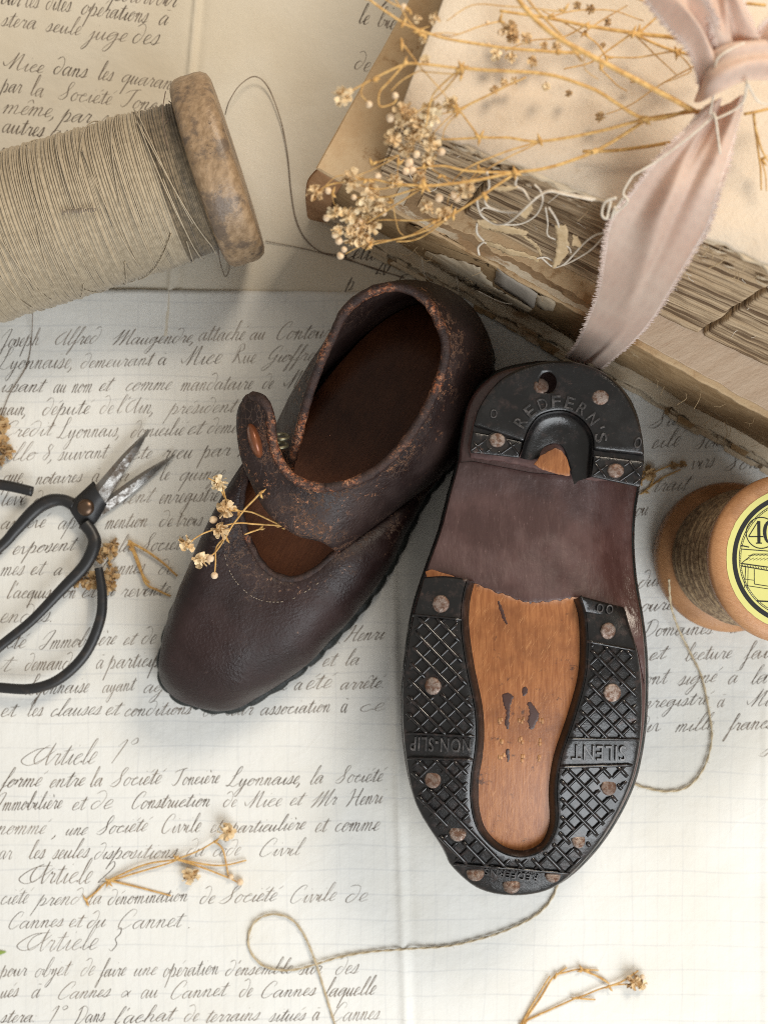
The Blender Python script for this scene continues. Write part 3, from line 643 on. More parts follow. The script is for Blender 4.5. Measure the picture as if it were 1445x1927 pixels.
for it in range(60):
    new = [list(r) for r in allr]
    for i in range(nq-13, nq+12):
        for j in range(1, 14):
            f = .5*min(1, j/5)
            new[i][j] = lerp(allr[i][j], lerp(allr[i-1][j], allr[i+1][j], .5), f)
    allr = new
qr = allr[:nq]; sr = allr[nq-1:]
def shell_split(rows, cut, specs, th):
    """one leather shell given its thickness, then parted into two pieces that meet exactly"""
    o = MB().grid(rows).build('shell', None, None, weld=0, solid=th); o.modifiers[0].use_rim = False
    dg = bpy.context.evaluated_depsgraph_get(); dg.update(); me = o.evaluated_get(dg).to_mesh()
    V = [(v.co.x/S, -v.co.y/S, v.co.z/S) for v in me.vertices]; F = [tuple(p.vertices) for p in me.polygons]
    nf = (len(rows)-1)*(len(rows[0])-1); w_ = len(rows[0])-1; out = []
    bpy.data.objects.remove(o)
    for (name, mat), test in zip(specs, (lambda r: r < cut, lambda r: r >= cut)):
        m = MB(); m.v = V; m.f = [f for k, f in enumerate(F) if test((k % nf)//w_)]
        used = sorted({i for f in m.f for i in f}); ix = {a: b for b, a in enumerate(used)}
        m.v = [V[i] for i in used]; m.f = [tuple(ix[i] for i in f) for f in m.f]; out.append(m.build(name, mat, shoe, weld=0))
    return out
quarter, strap = shell_split(allr, nq-1, (('quarter', M['leather_strap']), ('strap', M['leather_strap'])), 11)
we = [r[-1] for r in allr]+[r[0] for r in sr]; wear(quarter, we, 70); wear(strap, we, 70)
edge_tube('collar', [r[-1] for r in qr], 8.3, M['rim'], shoe)
edge_tube('edge_binding', [r[-1] for r in sr]+[sr[-1][k] for k in range(13, -1, -1)], 8.3, M['rim'], strap)
edge_tube('seam_edge', [r[0] for r in qr][64:], 4.5, M['rim_dark'], shoe)
edge_tube('lower_edge', [r[0] for r in sr], 4.0, M['rim_dark'], strap)
# stitch line just in from the throat and along the seam
stc = MB(); rs0 = random.Random(3)
for i in range(22, 66, 1):
    if rs0.random() < .45: continue
    a = vr[i][14]; b = vr[i+1][14]
    stc.tube([(a[0], a[1], a[2]+5.9), (b[0]*.6+a[0]*.4, b[1]*.6+a[1]*.4, b[2]*.6+a[2]*.4+5.9)], .8, 5)
stc.build('stitching', M['stitch'], shoe)
# copper button and the wire loop it hangs on
def ellipsoid(c, ax, r, nu=20, nv=12):
    q = Vector((0, 0, 1)).rotation_difference(Vector(ax).normalized()); m = MB().ball((0, 0, 0), *r, nu, nv)
    m.v = [tuple(Vector(c)+q @ Vector(p)) for p in m.v]; return m
ellipsoid(U(480, 829, 298), (-.95, .28, .10), (31, 31, 11)).build('button', M['copper'], strap)
lp = MB()
for c in ((526, 838, 270), (528, 822, 272)):
    x, y, h = U(*c); lp.tube([(x+13*math.cos(a), y+5*math.sin(a), h+12*math.sin(a)) for a in (2*math.pi*k/18 for k in range(18))], 3.2, 6, closed=True)
lp.build('fastening_loop', M['wire'], shoe)
# folded leather wing below the strap end on the far side
wg = MB().grid([[U(*q) for q in catmull(r, 5)] for r in ([(415,935,205),(440,895,215),(470,850,215)],[(428,945,222),(455,900,232),(488,862,228)],[(440,950,205),(468,905,212),(498,872,208)])])
wg.build('tongue_wing', M['leather'], shoe, solid=8, sub=1)
# ---------------------------------------------------------------- the upturned shoe
clog = thing('leather_clog', 'upturned clog showing its orange wooden sole with black rubber heel and toe treads', 'shoe', U(1000, 1150, 4))
SO = [(1040,684),(1105,693),(1165,732),(1195,785),(1203,850),(1199,910),(1191,960),(1188,1020),(1193,1090),(1205,1160),(1213,1230),(1214,1310),(1208,1390),(1188,1478),(1142,1566),(1086,1632),(1032,1668),(965,1678),(902,1664),(852,1622),(836,1592),(786,1508),(763,1405),(759,1310),(764,1240),(778,1150),(803,1070),(828,1000),(846,930),(862,870),(868,820),(885,750),(930,705),(985,688)]
def hw(x, y):                                  # height of the wooden sole's face
    P = [(660,296),(870,282),(960,276),(1060,283),(1180,294),(1320,296),(1450,283),(1550,258),(1620,226),(1690,180)]
    for (a, ha), (b, hb) in zip(P, P[1:]):
        if y <= b: h = ha+(hb-ha)*max(0, (y-a)/(b-a))**1.0; break
    else: h = P[-1][1]
    c = 1030-(y-680)*.045; d = (x-c)/190.0
    if d > 0 and y < 1180: d *= 1+.35*min(1, (1180-y)/80)
    return h-17*d*d-26*max(0, min(1.1, d))**5*min(1, max(0, (1180-y)/100))
def hw_s(x, y): return sum(hw(x, y+o) for o in (-45, -22, 0, 22, 45))/5
so = catmull(SO, 4, True)
MB().plate(so, hw_s, 46, 9, 7).build('sole', M['paint'], clog)
def out_ring(d, hf): return [U(x, y, hf(x, y)) for x, y in inset(resample(so, 14), d)]
# leather upper hanging below the sole, resting on its instep
ur = [out_ring(4, lambda x, y: hw_s(x, y)-34)]
for d, f, in ((-4, .80), (-7, .62), (2, .40), (22, .2), (52, .07)):
    ur.append(out_ring(d, lambda x, y: max(4, (hw_s(x, y)-34)*f)))
um = MB().grid(ur, True); um.fan(ur[-1], U(1000, 1150, 5)); um.build('upper', M['leather'], clog, sub=1)
wl = resample(so, 5); pa = []; ra = []
for i, (x, y) in enumerate(inset(wl, 4)):
    ph = (i*5 % 42)/42.0; pa.append(U(x, y, hw_s(x, y)-46)); ra.append(5.0+2.2*math.sin(math.pi*ph)**.6)
MB().tube(pa+[pa[0]], ra+[ra[0]], 8).build('welt', M['welt'], clog)
# brushed-on purple paint over the waist
rp = random.Random(4)
ii_ = [(876,1088),(868,1130),(866,1180),(875,1250),(891,1330),(894,1380),(891,1420),(884,1465),(885,1520),(900,1568),(940,1604),(985,1614),(1030,1596),(1050,1548),(1049,1485),(1058,1424),(1082,1352),(1102,1280),(1107,1222),(1104,1160),(1094,1124)]
low = [(806,1078),(826,1076),(852,1086),(880,1094),(908,1104),(934,1116),(962,1122),(985,1131),(1004,1136),(1024,1133),(1046,1129),(1072,1126),(1092,1122),(1140,1136),(1176,1150),(1184,1200),(1197,1215)]
lowj = []
for a, b in zip(low, low[1:]):
    for k in range(6): q = lerp(a, b, k/6); lowj.append((q[0]+rp.uniform(-2, 2), q[1]+rp.uniform(-4, 4)))
edge_r = [p for p in so if p[0] > 1150 and 930 < p[1] < 1300]; edge_l = [p for p in so if p[0] < 900 and 860 < p[1] < 1068]
rr_ = [(1210,1260),(1206,1300)]
ins_so = inset(so, 2)
pr = [p for p in ins_so if p[0] > 1140 and 905 < p[1] < 1290]; plf = [p for p in ins_so if p[0] < 905 and 858 < p[1] < 1072]
poly = list(reversed(plf)) if plf[0][1] > plf[-1][1] else plf
left_down = sorted(plf, key=lambda p: p[1]); right_up = sorted(pr, key=lambda p: -p[1])
paint = left_down+lowj+right_up+[(1150,900),(1000,890),(890,868)]
MB().plate(paint, lambda x, y: hw_s(x, y)+1.6, 2.4, 8, .8).build('painted_shank', M['paint'], clog)
bare = list(ii_)+list(reversed(lowj[24:-40] if False else [p for p in lowj if 868 < p[0] < 1096]))
MB().plate(bare, lambda x, y: hw_s(x, y)+.8, 1.6, 8, .6).build('bare_wood', M['sole_wood'], clog)
MB().plate([(800,1076),(812,1071),(832,1078),(852,1083),(866,1094),(850,1100),(806,1096)], lambda x, y: hw_s(x, y)+2.2, 2, 5, .6).build('bare_wood', M['sole_wood'], clog)
# small paint drips and knife marks on the bare wood
dr = MB()
for pts in ([(945,1308),(958,1304),(965,1312),(960,1330),(958,1352),(956,1372),(950,1364),(952,1340),(946,1322)], [(992,1325),(1000,1322),(1008,1334),(1014,1345),(1008,1362),(998,1374),(992,1356),(996,1340)], [(983,1294),(990,1292),(992,1304),(986,1310),(982,1304)], [(952,1412),(958,1410),(958,1428),(954,1434)], [(936,1134),(940,1133),(950,1158),(955,1174),(950,1172),(942,1154)]):
    dr.plate(catmull(pts, 3, True), lambda x, y: hw_s(x, y)+1.1, 1.2, 2.5, .4, jit=1.3)
dr.build('paint_drips', M['stain'], clog)
tk = MB(); rk = random.Random(9)
for r, y in enumerate((1355, 1392, 1425)):
    for x in (944, 981, 1018):
        for k in range(3):
            xx = x+rk.uniform(-5, 5); yy = y+(x-944)*.05+rk.uniform(-5, 5)
            tk.box(*[tuple(v) for v in (Vector(U(xx, yy, hw_s(xx, yy)-1))+Vector((-2.2, -3.5, 0)), Vector(U(xx, yy, hw_s(xx, yy)+1.6))+Vector((2.2, 3.5, 0)))])
tk.build('stamped_marks', wood('scuffed_wood', (.36, .16, .06), (.62, .33, .15), 5), clog)

# heel block of wood, then the black rubber heel on it
HH = 352
def hh(x, y): return HH-.02*(y-780)
HB = [(1040,690),(1105,698),(1160,735),(1190,785),(1200,850),(1196,912),(1150,905),(1118,905),(1060,894),(1000,880),(940,868),(884,862),(880,840),(890,790),(915,745),(960,706),(1000,692)]
MB().plate(HB, lambda x, y: hh(x, y)-38, 62, 7, 4, jit=1.2).build('heel_block', wood('heel_wood', (.085, .040, .037), (.15, .08, .07), 20, (1, 1, 1), .7, None, 3), clog)
MB().plate([(1016,858),(1030,850),(1046,842),(1058,850),(1066,862),(1072,880),(1072,897),(1050,893),(1020,884),(1004,874)], lambda x, y: hh(x, y)-22.6, 1.5, 5, .8, jit=.8).build('bare_wood_patch', M['sole_wood'], clog)
arch = catmull([(986,832),(995,808),(1012,785),(1033,776),(1059,774),(1082,782),(1102,799),(1114,822),(1116,846)], 5)
gl = [(890,802),(986,822)]; gr = [(1116,846),(1211,858)]
upper_pl = catmull([(891,800),(900,770),(922,735),(955,705),(1000,686),(1045,679),(1092,684),(1135,701),(1172,734),(1196,778),(1208,822),(1211,856)], 4)+list(reversed(arch))
rub = MB().plate(upper_pl, hh, 38, 7, 5, holes=[[(1030+17*math.cos(a), 720+20*math.sin(a)) for a in (2*math.pi*k/24 for k in range(24))]])
heel = rub.build('heel_rubber', M['rubber'], clog)
lowl = [(890,812),(984,830),(983,843),(976,862),(884,852),(886,832)]
lowr = [(1116,856),(1211,868),(1208,895),(1203,917),(1160,908),(1110,897),(1113,880)]
MB().plate(lowl, lambda x, y: hh(x, y)-5, 33, 6, 2.5).build('heel_rubber_step', M['rubber'], heel)
MB().plate(lowr, lambda x, y: hh(x, y)-5, 33, 6, 2.5).build('heel_rubber_step', M['rubber'], heel)
gv = MB(); gv.plate([(891,799),(988,820),(986,834),(889,816)], lambda x, y: hh(x, y)-10, 8, 6, 1); gv.plate([(1113,844),(1211,855),(1211,872),(1113,860)], lambda x, y: hh(x, y)-10, 8, 6, 1)
gv.build('heel_groove', M['tread'], heel)
# sloping rubber wall inside the horseshoe
a_out = [(978,862)]+arch+[(1113,870),(1111,898)]
a_mid = catmull([(996,866),(1004,842),(1018,818),(1036,806),(1054,803),(1070,808),(1082,822),(1088,842),(1090,866),(1088,905)], 5)
a_in = catmull([(1014,862),(1018,848),(1028,838),(1044,834),(1054,838),(1062,848),(1066,862),(1072,878),(1074,892),(1080,912)], 5)
NR = 40
def rs(p): q = resample(p, 4, False); return [q[int(i*(len(q)-1)/NR)] for i in range(NR+1)]
A, B_, D = rs(a_out), rs(a_mid), rs(a_in)
rows = [[U(x, y, hh(x, y)-1) for x, y in A], [U(*lerp(a, b, .05), hh(*a)-4) for a, b in zip(A, B_)], [U(*lerp(a, b, .16), hh(*a)-24) for a, b in zip(A, B_)], [U(*lerp(a, b, .45), hh(*a)-31) for a, b in zip(A, B_)], [U(x, y, hh(x, y)-33) for x, y in B_], [U(*lerp(a, b, .12), hh(*a)-33.3) for a, b in zip(B_, D)], [U(*lerp(a, b, .9), hh(*a)-35) for a, b in zip(B_, D)], [U(x, y, hh(x, y)-35.4) for x, y in D], [U(x, y, hh(x, y)-39) for x, y in D]]
MB().grid(rows).build('horseshoe_wall', M['rubber'], heel, auto=50)

# front rubber: a U of tread
FO = [(797,1086),(838,1084),(881,1089),(872,1130),(870,1180),(879,1250),(895,1330),(898,1380),(895,1420),(888,1465),(889,1520),(904,1566),(940,1600),(985,1610),(1026,1592),(1046,1548),(1045,1485),(1054,1424),(1078,1352),(1098,1280),(1103,1222),(1100,1160),(1089,1120),(1132,1132),(1174,1143),(1186,1185),(1198,1225),(1207,1300),(1204,1392),(1184,1480),(1138,1570),(1082,1638),(1030,1675),(962,1685),(898,1671),(848,1628),(834,1598),(782,1512),(761,1405),(757,1310),(764,1235),(777,1160)]
def cmix(pts, sharp):
    out = []; n = len(pts)
    for i in range(n):
        p0, p1, p2, p3 = pts[i-1], pts[i], pts[(i+1) % n], pts[(i+2) % n]
        if p1 in sharp: p0 = p1
        if p2 in sharp: p3 = p2
        for k in range(4):
            t = k/4; out.append(tuple(.5*(2*b+(c-a)*t+(2*a-5*b+4*c-d)*t*t+(3*b-a-3*c+d)*t**3) for a, b, c, d in zip(p0, p1, p2, p3)))
    return out
fo = cmix(FO, [(797,1086),(881,1089),(1089,1120),(1174,1143)])
RT = 24
def hr(x, y): return hw_s(x, y)+RT
front = MB().plate(fo, hr, 26, 7, 5).build('toe_rubber', M['rubber'], clog)
# raised lip along the inner edge and bars between the tread fields
def bar(m, p, q, w, hgt, hf, n=None, poly=None):
    L = math.hypot(q[0]-p[0], q[1]-p[1]); n = n or max(2, int(L/6)); nx, ny = -(q[1]-p[1])/L, (q[0]-p[0])/L; rows = []
    for i in range(n+1):
        x, y = lerp(p, q, i/n); g = hgt*(.25 if i in (0, n) else 1); g *= 1+.3*nz(x, y, 4, 20)
        rows.append([U(x+nx*d*w, y+ny*d*w, hf(x, y)+z) for d, z in ((-1, -1.0), (-.45, g), (.45, g), (1, -1.0))])
    m.grid(rows)
def clipseg(p, d, L, tests):
    """stretches of the line p + t d that pass every test"""
    out = []; run = None; N = int(L/3)
    for i in range(N+1):
        x, y = p[0]+d[0]*L*i/N, p[1]+d[1]*L*i/N
        ok = all(f(x, y) for f in tests)
        if ok and run is None: run = (x, y)
        if not ok and run is not None: out.append((run, last)); run = None
        last = (x, y)
    if run is not None: out.append((run, last))
    return [s for s in out if math.hypot(s[1][0]-s[0][0], s[1][1]-s[0][1]) > 7]
fin = inset(fo, 8)
nails_f = [(829,1137,16),(1144,1188,16),(814,1291,17),(1152,1304,16),(814,1467,16),(1145,1481,15),(861,1567,16),(1088,1581,14),(894,1641,17),(1040,1647,14),(962,1665,16)]
def notplate(x, y):
    if x < 985:
        if y < 1158+(x-800)*.09: return False
        if 1381+(x-762)*.05 < y < 1426+(x-762)*.02: return False
    else:
        if y < 1208+(x-1100)*.16: return False
        if 1392-(x-1075)*.0 < y < 1443-(x-1060)*.02: return False
    return y < 1626+(x-850)*.09
def notnail(x, y): return all((x-a)**2+(y-b)**2 > (r+2)**2 for a, b, r in nails_f)
tr_ = MB(); tests = [lambda x, y: inside((x, y), fin), notplate, notnail]
for k in range(-60, 60):
    c = k*33.0
    o = (740+c, 1080); d = (.70, .714)
    for s_ in clipseg(o, d, 1000, tests): bar(tr_, *s_, 4.6, 7.0, hr)
    o2 = (740+c, 1700); d2 = (.72, -.69)
    for s_ in clipseg(o2, d2, 1000, tests): bar(tr_, *s_, 3.4, 4.0, hr)
for p, q in (((776,1157),(868,1166)),((1104,1207),(1194,1224)),((764,1380),(892,1386)),((766,1427),(890,1430)),((1068,1391),(1202,1392)),((1052,1444),(1190,1440)),((853,1626),(1072,1644))): bar(tr_, p, q, 3.2, 5.5, hr)
ii = [p for p in catmull([(881,1092),(872,1130),(870,1180),(879,1250),(895,1330),(898,1380),(895,1420),(888,1465),(889,1520),(904,1566),(940,1600),(985,1610),(1026,1592),(1046,1548),(1045,1485),(1054,1424),(1078,1352),(1098,1280),(1103,1222),(1100,1160),(1090,1124)], 6)]
tr_.build('tread', M['tread'], front)
# inner wall slopes down to the wood
lip = []
n = len(ii)
for i, (x, y) in enumerate(ii):
    a, b = ii[max(0, i-1)], ii[min(n-1, i+1)]; tx, ty = b[0]-a[0], b[1]-a[1]; l = math.hypot(tx, ty); nx, ny = ty/l, -tx/l
    lip.append([U(x-nx*2, y-ny*2, hr(x, y)+.5), U(x+nx*3, y+ny*3, hr(x, y)-3), U(x+nx*8, y+ny*8, hr(x, y)-15), U(x+nx*14, y+ny*14, hw_s(x, y)+.5)])
MB().grid(lip).build('inner_lip', M['rubber'], front)
# smooth raised plate with the size mark, catching the window
def plz(x, y): return hw_s(x, y)+RT+17-(y-1120)*.31-(x-1092)*.15
MB().plate([(1092,1123),(1131,1134),(1171,1145),(1174,1160),(1136,1158),(1101,1152)], plz, 24, 5, 2).build('size_plate', M['rubber'], front)
th = MB()
for a, r in ((0, 0),):
    pass
hl = MB()
nail_me = MB()
prof = [(0, 2.6), (.5, 2.4), (.82, 1.9), (.95, .9), (1.0, -3)]
nail_me.grid([[(r*15*math.cos(2*math.pi*k/18)*(1+.05*math.sin(3*k)), r*15*math.sin(2*math.pi*k/18), z) for k in range(18)] for r, z in prof], True)
def place_nails(parent, lst, hf):
    src = None
    off = parent.parent.location
    for x, y, r in lst:
        p = U(x, y, hf(x, y)+.5)
        e = 4; gx = (hf(x+e, y)-hf(x-e, y))/(2*e); gy = (hf(x, y+e)-hf(x, y-e))/(2*e)
        if src is None:
            src = nail_me.build('nail', M['nail'], None); o = src; o.parent = parent
        else:
            o = src.copy(); COL.objects.link(o); o.parent = parent
        o.location = Vector((p[0]*S, -p[1]*S, p[2]*S))-off
        s = r/15*(1-p[2]/H)
        o.scale = (s*rk.uniform(.93, 1.1), s*rk.uniform(.93, 1.1), s*rk.uniform(.7, 1.5)); o.rotation_euler = (math.atan(gy)+rk.uniform(-.08, .08), -math.atan(gx)+rk.uniform(-.08, .08), 0)
    return src
place_nails(front, nails_f, lambda x, y: hr(x, y)+2.5)
n2 = place_nails(heel, [(1129,748,15),(935,828,15),(1158,886,15)], lambda x, y: hh(x, y)-(1 if y < 800 else 4))
o = n2.copy(); COL.objects.link(o); o.parent = heel
p = U(1018, 726, HH-3); o.location = Vector((p[0]*S, -p[1]*S, p[2]*S))-clog.location; o.rotation_euler = (-.15, .45, .3); o.scale = (.92, .92, 1.3)
rg = MB(); x, y, h = U(1030, 720, HH-32)
rg.fan([(x+15*math.cos(a), y+19*math.sin(a), h) for a in (2*math.pi*k/24 for k in range(24))], (x, y, h-.2)); pass
for nx_, ny_ in ((935,828),):
    x, y, h = U(nx_-1, ny_+4, hh(nx_, ny_)-4.6+.3); MB().fan([(x+17*math.cos(a), y+17*math.sin(a), h) for a in (2*math.pi*k/24 for k in range(24))], (x, y, h)).build('nail_hole', M['dark'], heel)
# moulded heel lattice
lat = MB()
for poly in (lowl, lowr):
    pin = inset(poly, 3) if True else poly
    tt = [lambda x, y: inside((x, y), poly) and inside((x, y), pin), lambda x, y: all((x-a)**2+(y-b)**2 > 18**2 for a, b in ((935,828),(1158,886)))]
    for k in range(-12, 30):
        for s_ in clipseg((860+k*33, 790), (.60, .80), 160, tt): bar(lat, *s_, 2.8, 4.2, lambda x, y: hh(x, y)-5)
        for s_ in clipseg((800+k*33, 930), (.82, -.57), 260, tt): bar(lat, *s_, 2.4, 3.0, lambda x, y: hh(x, y)-5)
lat.build('tread', M['tread'], heel)

# moulded lettering
def glyph_mesh(txt, ext=.06, bev=.012):
    cu = bpy.data.curves.new('lettering', 'FONT'); cu.body = txt; cu.size = 1.0; cu.extrude = ext; cu.bevel_depth = bev; cu.bevel_resolution = 1; cu.resolution_u = 4; cu.space_character = 1.12
    ob = bpy.data.objects.new('lettering', cu); COL.objects.link(ob)
    dg = bpy.context.evaluated_depsgraph_get(); dg.update()
    me = bpy.data.meshes.new_from_object(ob.evaluated_get(dg))
    v = [tuple(q.co) for q in me.vertices]; f = [tuple(q.vertices) for q in me.polygons]
    bpy.data.objects.remove(ob); bpy.data.curves.remove(cu); bpy.data.meshes.remove(me)
    return v, f
def text_on(m, txt, frame, raise_=3.0):
    v, f = glyph_mesh(txt); b = len(m.v); xs = [p[0] for p in v]; ys = [p[1] for p in v]
    x0, x1, y0, y1 = min(xs), max(xs), min(ys), max(ys); z0 = min(p[2] for p in v); z1 = max(p[2] for p in v)
    for p in v:
        m.v.append(frame((p[0]-x0)/(x1-x0), (p[1]-y0)/(y1-y0) if y1 > y0 else 0, (p[2]-z0)/(z1-z0)*raise_))
    for q in f: m.f.append(tuple(b+i for i in q))
def line_frame(a, b, hgt, hf, lift=-.6):       # text from a to b, letters hgt tall to its left-hand side
    L = math.hypot(b[0]-a[0], b[1]-a[1]); ux, uy = (b[0]-a[0])/L, (b[1]-a[1])/L; vx, vy = uy, -ux
    def fr(u, v, z):
        x = a[0]+ux*L*u+vx*hgt*v; y = a[1]+uy*L*u+vy*hgt*v; return U(x, y, hf(x, y)+lift+z)
    return fr
lt = MB(); text_on(lt, 'NON-SLIP', line_frame((886, 1391), (772, 1386), 27, hr), 4.2+.8); lt.build('lettering', M['letter'], front, smooth=False)
lt = MB(); text_on(lt, 'SILENT', line_frame((1178, 1404), (1076, 1402), 29, hr), 4.2+.8); lt.build('lettering', M['letter'], front, smooth=False)
lt = MB(); text_on(lt, 'REDFERNS', line_frame((1012, 1647), (912, 1634), 13, hr), 3.2+.8); lt.build('lettering', M['letter'], front, smooth=False)
lt = MB(); text_on(lt, 'RP Nº 71951', line_frame((1008, 1638), (916, 1627), 8, hr), 2.6+.8); lt.build('lettering', M['letter'], front, smooth=False)
lt = MB(); text_on(lt, 'O', line_frame((1121, 1153), (1134, 1154.5), 18, plz), 3.8); text_on(lt, 'O', line_frame((1139, 1155), (1152, 1156.5), 18, plz), 3.8); lt.build('lettering', M['letter'], front, smooth=False)

lh = MB()
cxh, cyh, rad_ = 1049, 838, 68
word = "REDFERN'S"; angs = [212, 231, 250, 268, 286, 304, 323, 338, 350]
for ch, a in zip(word, angs):
    a = math.radians(a); ca, sa = math.cos(a), math.sin(a)
    w_, h_ = (17, 23) if ch != "'" else (4, 9); r0 = rad_+3+(0 if ch != "'" else 15)
    tx, ty = -sa, ca                              # along the arc, left to right
    p0 = (cxh+ca*r0-tx*w_/2, cyh+sa*r0-ty*w_/2); p1 = (cxh+ca*r0+tx*w_/2, cyh+sa*r0+ty*w_/2)
    text_on(lh, ch, line_frame(p0, p1, h_, hh), 3.6)
lh.build('lettering', M['letter'], heel, smooth=False); lh = MB()
text_on(lh, 'O', line_frame((921, 786), (934, 788), 17, hh), 3.4)
lh.build('size_mark', M['letter'], heel, smooth=False); lh = MB()
text_on(lh, 'O', line_frame((1190, 842), (1203, 846), 22, hh), 3.4)
lh.build('size_mark', M['letter'], heel, smooth=False)
# ---------------------------------------------------------------- spools
def frame_of(a, b):
    a, b = Vector(a), Vector(b); z = (b-a).normalized(); x = z.orthogonal().normalized(); y = z.cross(x); return a, x, y, z, (b-a).length
def lathe(m, a, b, prof, seg=64, wob=0):
    o, x, y, z, L = frame_of(a, b); rows = []
    for r, t in prof:
        row = []
        for k in range(seg):
            an = 2*math.pi*k/seg; rr = r*(1+wob*nz(math.cos(an)*2, math.sin(an)*2, t/60)) if r > 1 else r
            row.append(tuple(o+z*t+(x*math.cos(an)+y*math.sin(an))*rr))
        rows.append(row)
    return m.grid(rows, True)
def wound(m, a, b, rf, pitch, seg=72, amp=1.6, lean=3.0, sd=0):
    o, x, y, z, L = frame_of(a, b); N = int(L/pitch); rows = []
    for i in range(N):
        j = nz(i*.37, sd, 1.0)*amp*2.0+random.uniform(-.5, .5)*amp; ph = random.uniform(0, 6.28); le = random.uniform(-1, 1)*lean
        for f, d in ((.08, -amp), (.30, amp*.55), (.5, amp), (.70, amp*.55), (.92, -amp)):
            t = (i+f)*pitch; row = []
            for k in range(seg):
                an = 2*math.pi*k/seg
                row.append(tuple(o+z*(t+le*math.sin(an+ph))+(x*math.cos(an)+y*math.sin(an))*(rf(t/L)+d+j+.8*math.sin(3*an+ph))))
            rows.append(row)
    return m.grid(rows, True)
c0 = Vector(U(412, 321, 166)); ax = Vector((-.955, .297, 0)).normalized()
big = thing('thread_spool', 'large worn wooden spool wound with grey linen thread, lying on its side', 'spool', (c0.x+ax.x*300, c0.y+ax.y*300, 1))
def flange(ctr_, name):
    T = 36; pr = [(0, -T), (60, -T), (150, -T+1), (159, -T+5), (165, -T+14), (166.5, -T+26), (166, 0), (166.5, T-24), (165, T-12), (160, T-4), (152, T), (60, T), (0, T)]
    m = MB(); lathe(m, ctr_, ctr_+ax, [(r, t) for r, t in pr], 72, .008); return m.build(name, M['old_wood'], big)
flange(c0, 'flange'); flange(c0+ax*720, 'flange')
MB_ = MB(); lathe(MB_, c0, c0+ax*720, [(40, 30), (40, 690)], 24); MB_.build('barrel', M['old_wood'], big)
wound(MB(), c0+ax*95, c0+ax*684, lambda u: 134+3*math.sin(u*3)+2*nz(u*9, 0, 0), 3.7, 80, 1.5, 2.4).build('thread', M['thread'], big, weld=0)
wound(MB(), c0+ax*35, c0+ax*97, lambda u: 129+3*u, 4.4, 80, 1.2, 2.0, 3).build('inner_thread', M['dark_thread'], big, weld=0)
cr = MB(); rc = random.Random(12); o_, x_, y_, z_, _ = frame_of(c0, c0+ax*700)
for k in range(46):
    t0 = rc.uniform(60, 560); dt = rc.uniform(-1, 1)*rc.choice([20, 40, 110]); a0 = rc.uniform(0, 6.28); span = rc.uniform(.8, 2.6); pts = []
    for i in range(26):
        u = i/25; an = a0+span*u; t = min(640, max(48, t0+dt*u)); rr = 137.2+1.5*math.sin(u*3.14)
        pts.append(tuple(o_+z_*t+(x_*math.cos(an)+y_*math.sin(an))*rr))
    cr.tube(pts, 1.15, 5)
cr.build('crossing_thread', M['thread'], big)
# faint ink stamp on the thread
stp = MB(); rs_ = random.Random(2)
for k in range(15):
    x = 118+k*4.4; y = 399-k*.35
    p, q = U(x, y-rs_.uniform(2, 6), 306.5), U(x+1.5, y+rs_.uniform(2, 6), 306.5); stp.tube([p, q], 1.1, 4)
stp.build('ink_stamp', M['ink'], big)
fl = MB()
for pts in ([(312,172,250),(306,215,290),(312,260,300),(322,300,290)], [(318,190,220),(330,205,240),(312,232,290)], [(410,455,150),(414,490,60),(424,520,20),(432,505,12),(428,486,30)], [(402,420,230),(408,450,190),(411,480,120)]):
    fl.tube(catmull([U(*p) for p in pts], 6), .9, 5)
fl.build('loose_end', M['brown_thread'], big)

sb, st_ = Vector(U(1364, 1048, 12)), Vector(U(1498, 1052, 350))
sm = thing('thread_spool', 'small wooden spool standing on end, yellow label reading 40 on top', 'spool', (sb.x, sb.y, 0))
m = MB(); LL = (st_-sb).length
lathe(m, sb, st_, [(0, 0), (120, 0), (134, 2), (138.5, 8), (139, 24), (134, 33), (118, 42), (98, 58), (86, 66), (60, 70), (60, LL-80), (88, LL-64), (112, LL-48), (132, LL-36), (138.5, LL-28), (139, LL-14), (136, LL-8), (122, LL-1), (112, LL), (24, LL), (22, LL-4), (21, LL-40), (0, LL-40)], 96)
m.build('body', M['spool_wood'], sm, auto=50)
wound(MB(), sb.lerp(st_, 52/LL), sb.lerp(st_, (LL-44)/LL), lambda u: 118-8*abs(u-.5), 5.2, 72, 2.4, 5.5, 5).build('thread', M['spool_thread'], sm, weld=0)
o_, _, _, z_, _ = frame_of(sb, st_)
def lab(u, v, h=0):                       # label plane, u right, v down, in spool units from its centre
    xa = Vector((1, 0, 0)); xa = (xa-z_*xa.dot(z_)).normalized(); ya = -(z_.cross(xa)) if z_.cross(xa).y < 0 else z_.cross(xa)
    return tuple(st_+xa*u+ya*v+z_*h)
def disc(m, r0, r1, h, seg=96, c=(0, 0), jit=0):
    m.grid([[lab(c[0]+(r+jit*nz(k, r))*math.cos(2*math.pi*k/seg), c[1]+(r+jit*nz(k, r))*math.sin(2*math.pi*k/seg), h) for k in range(seg)] for r in (r0, r1)], True)
m = MB(); disc(m, 23, 115.5, .5, jit=.8); label = m.build('paper_label', M['yellow'], sm, weld=0)
m = MB(); disc(m, 98.5, 106, .75); disc(m, 94.0, 95, .75); disc(m, 91.5, 92.3, .75)
for k in range(150):
    a = 2*math.pi*k/150; m.tube([lab(92*math.cos(a), 92*math.sin(a), .7), lab(94.5*math.cos(a+.03), 94.5*math.sin(a+.03), .7)], .3, 3)
NC = (-58, -42)
disc(m, 24.0, 25.6, .85, 48, NC)
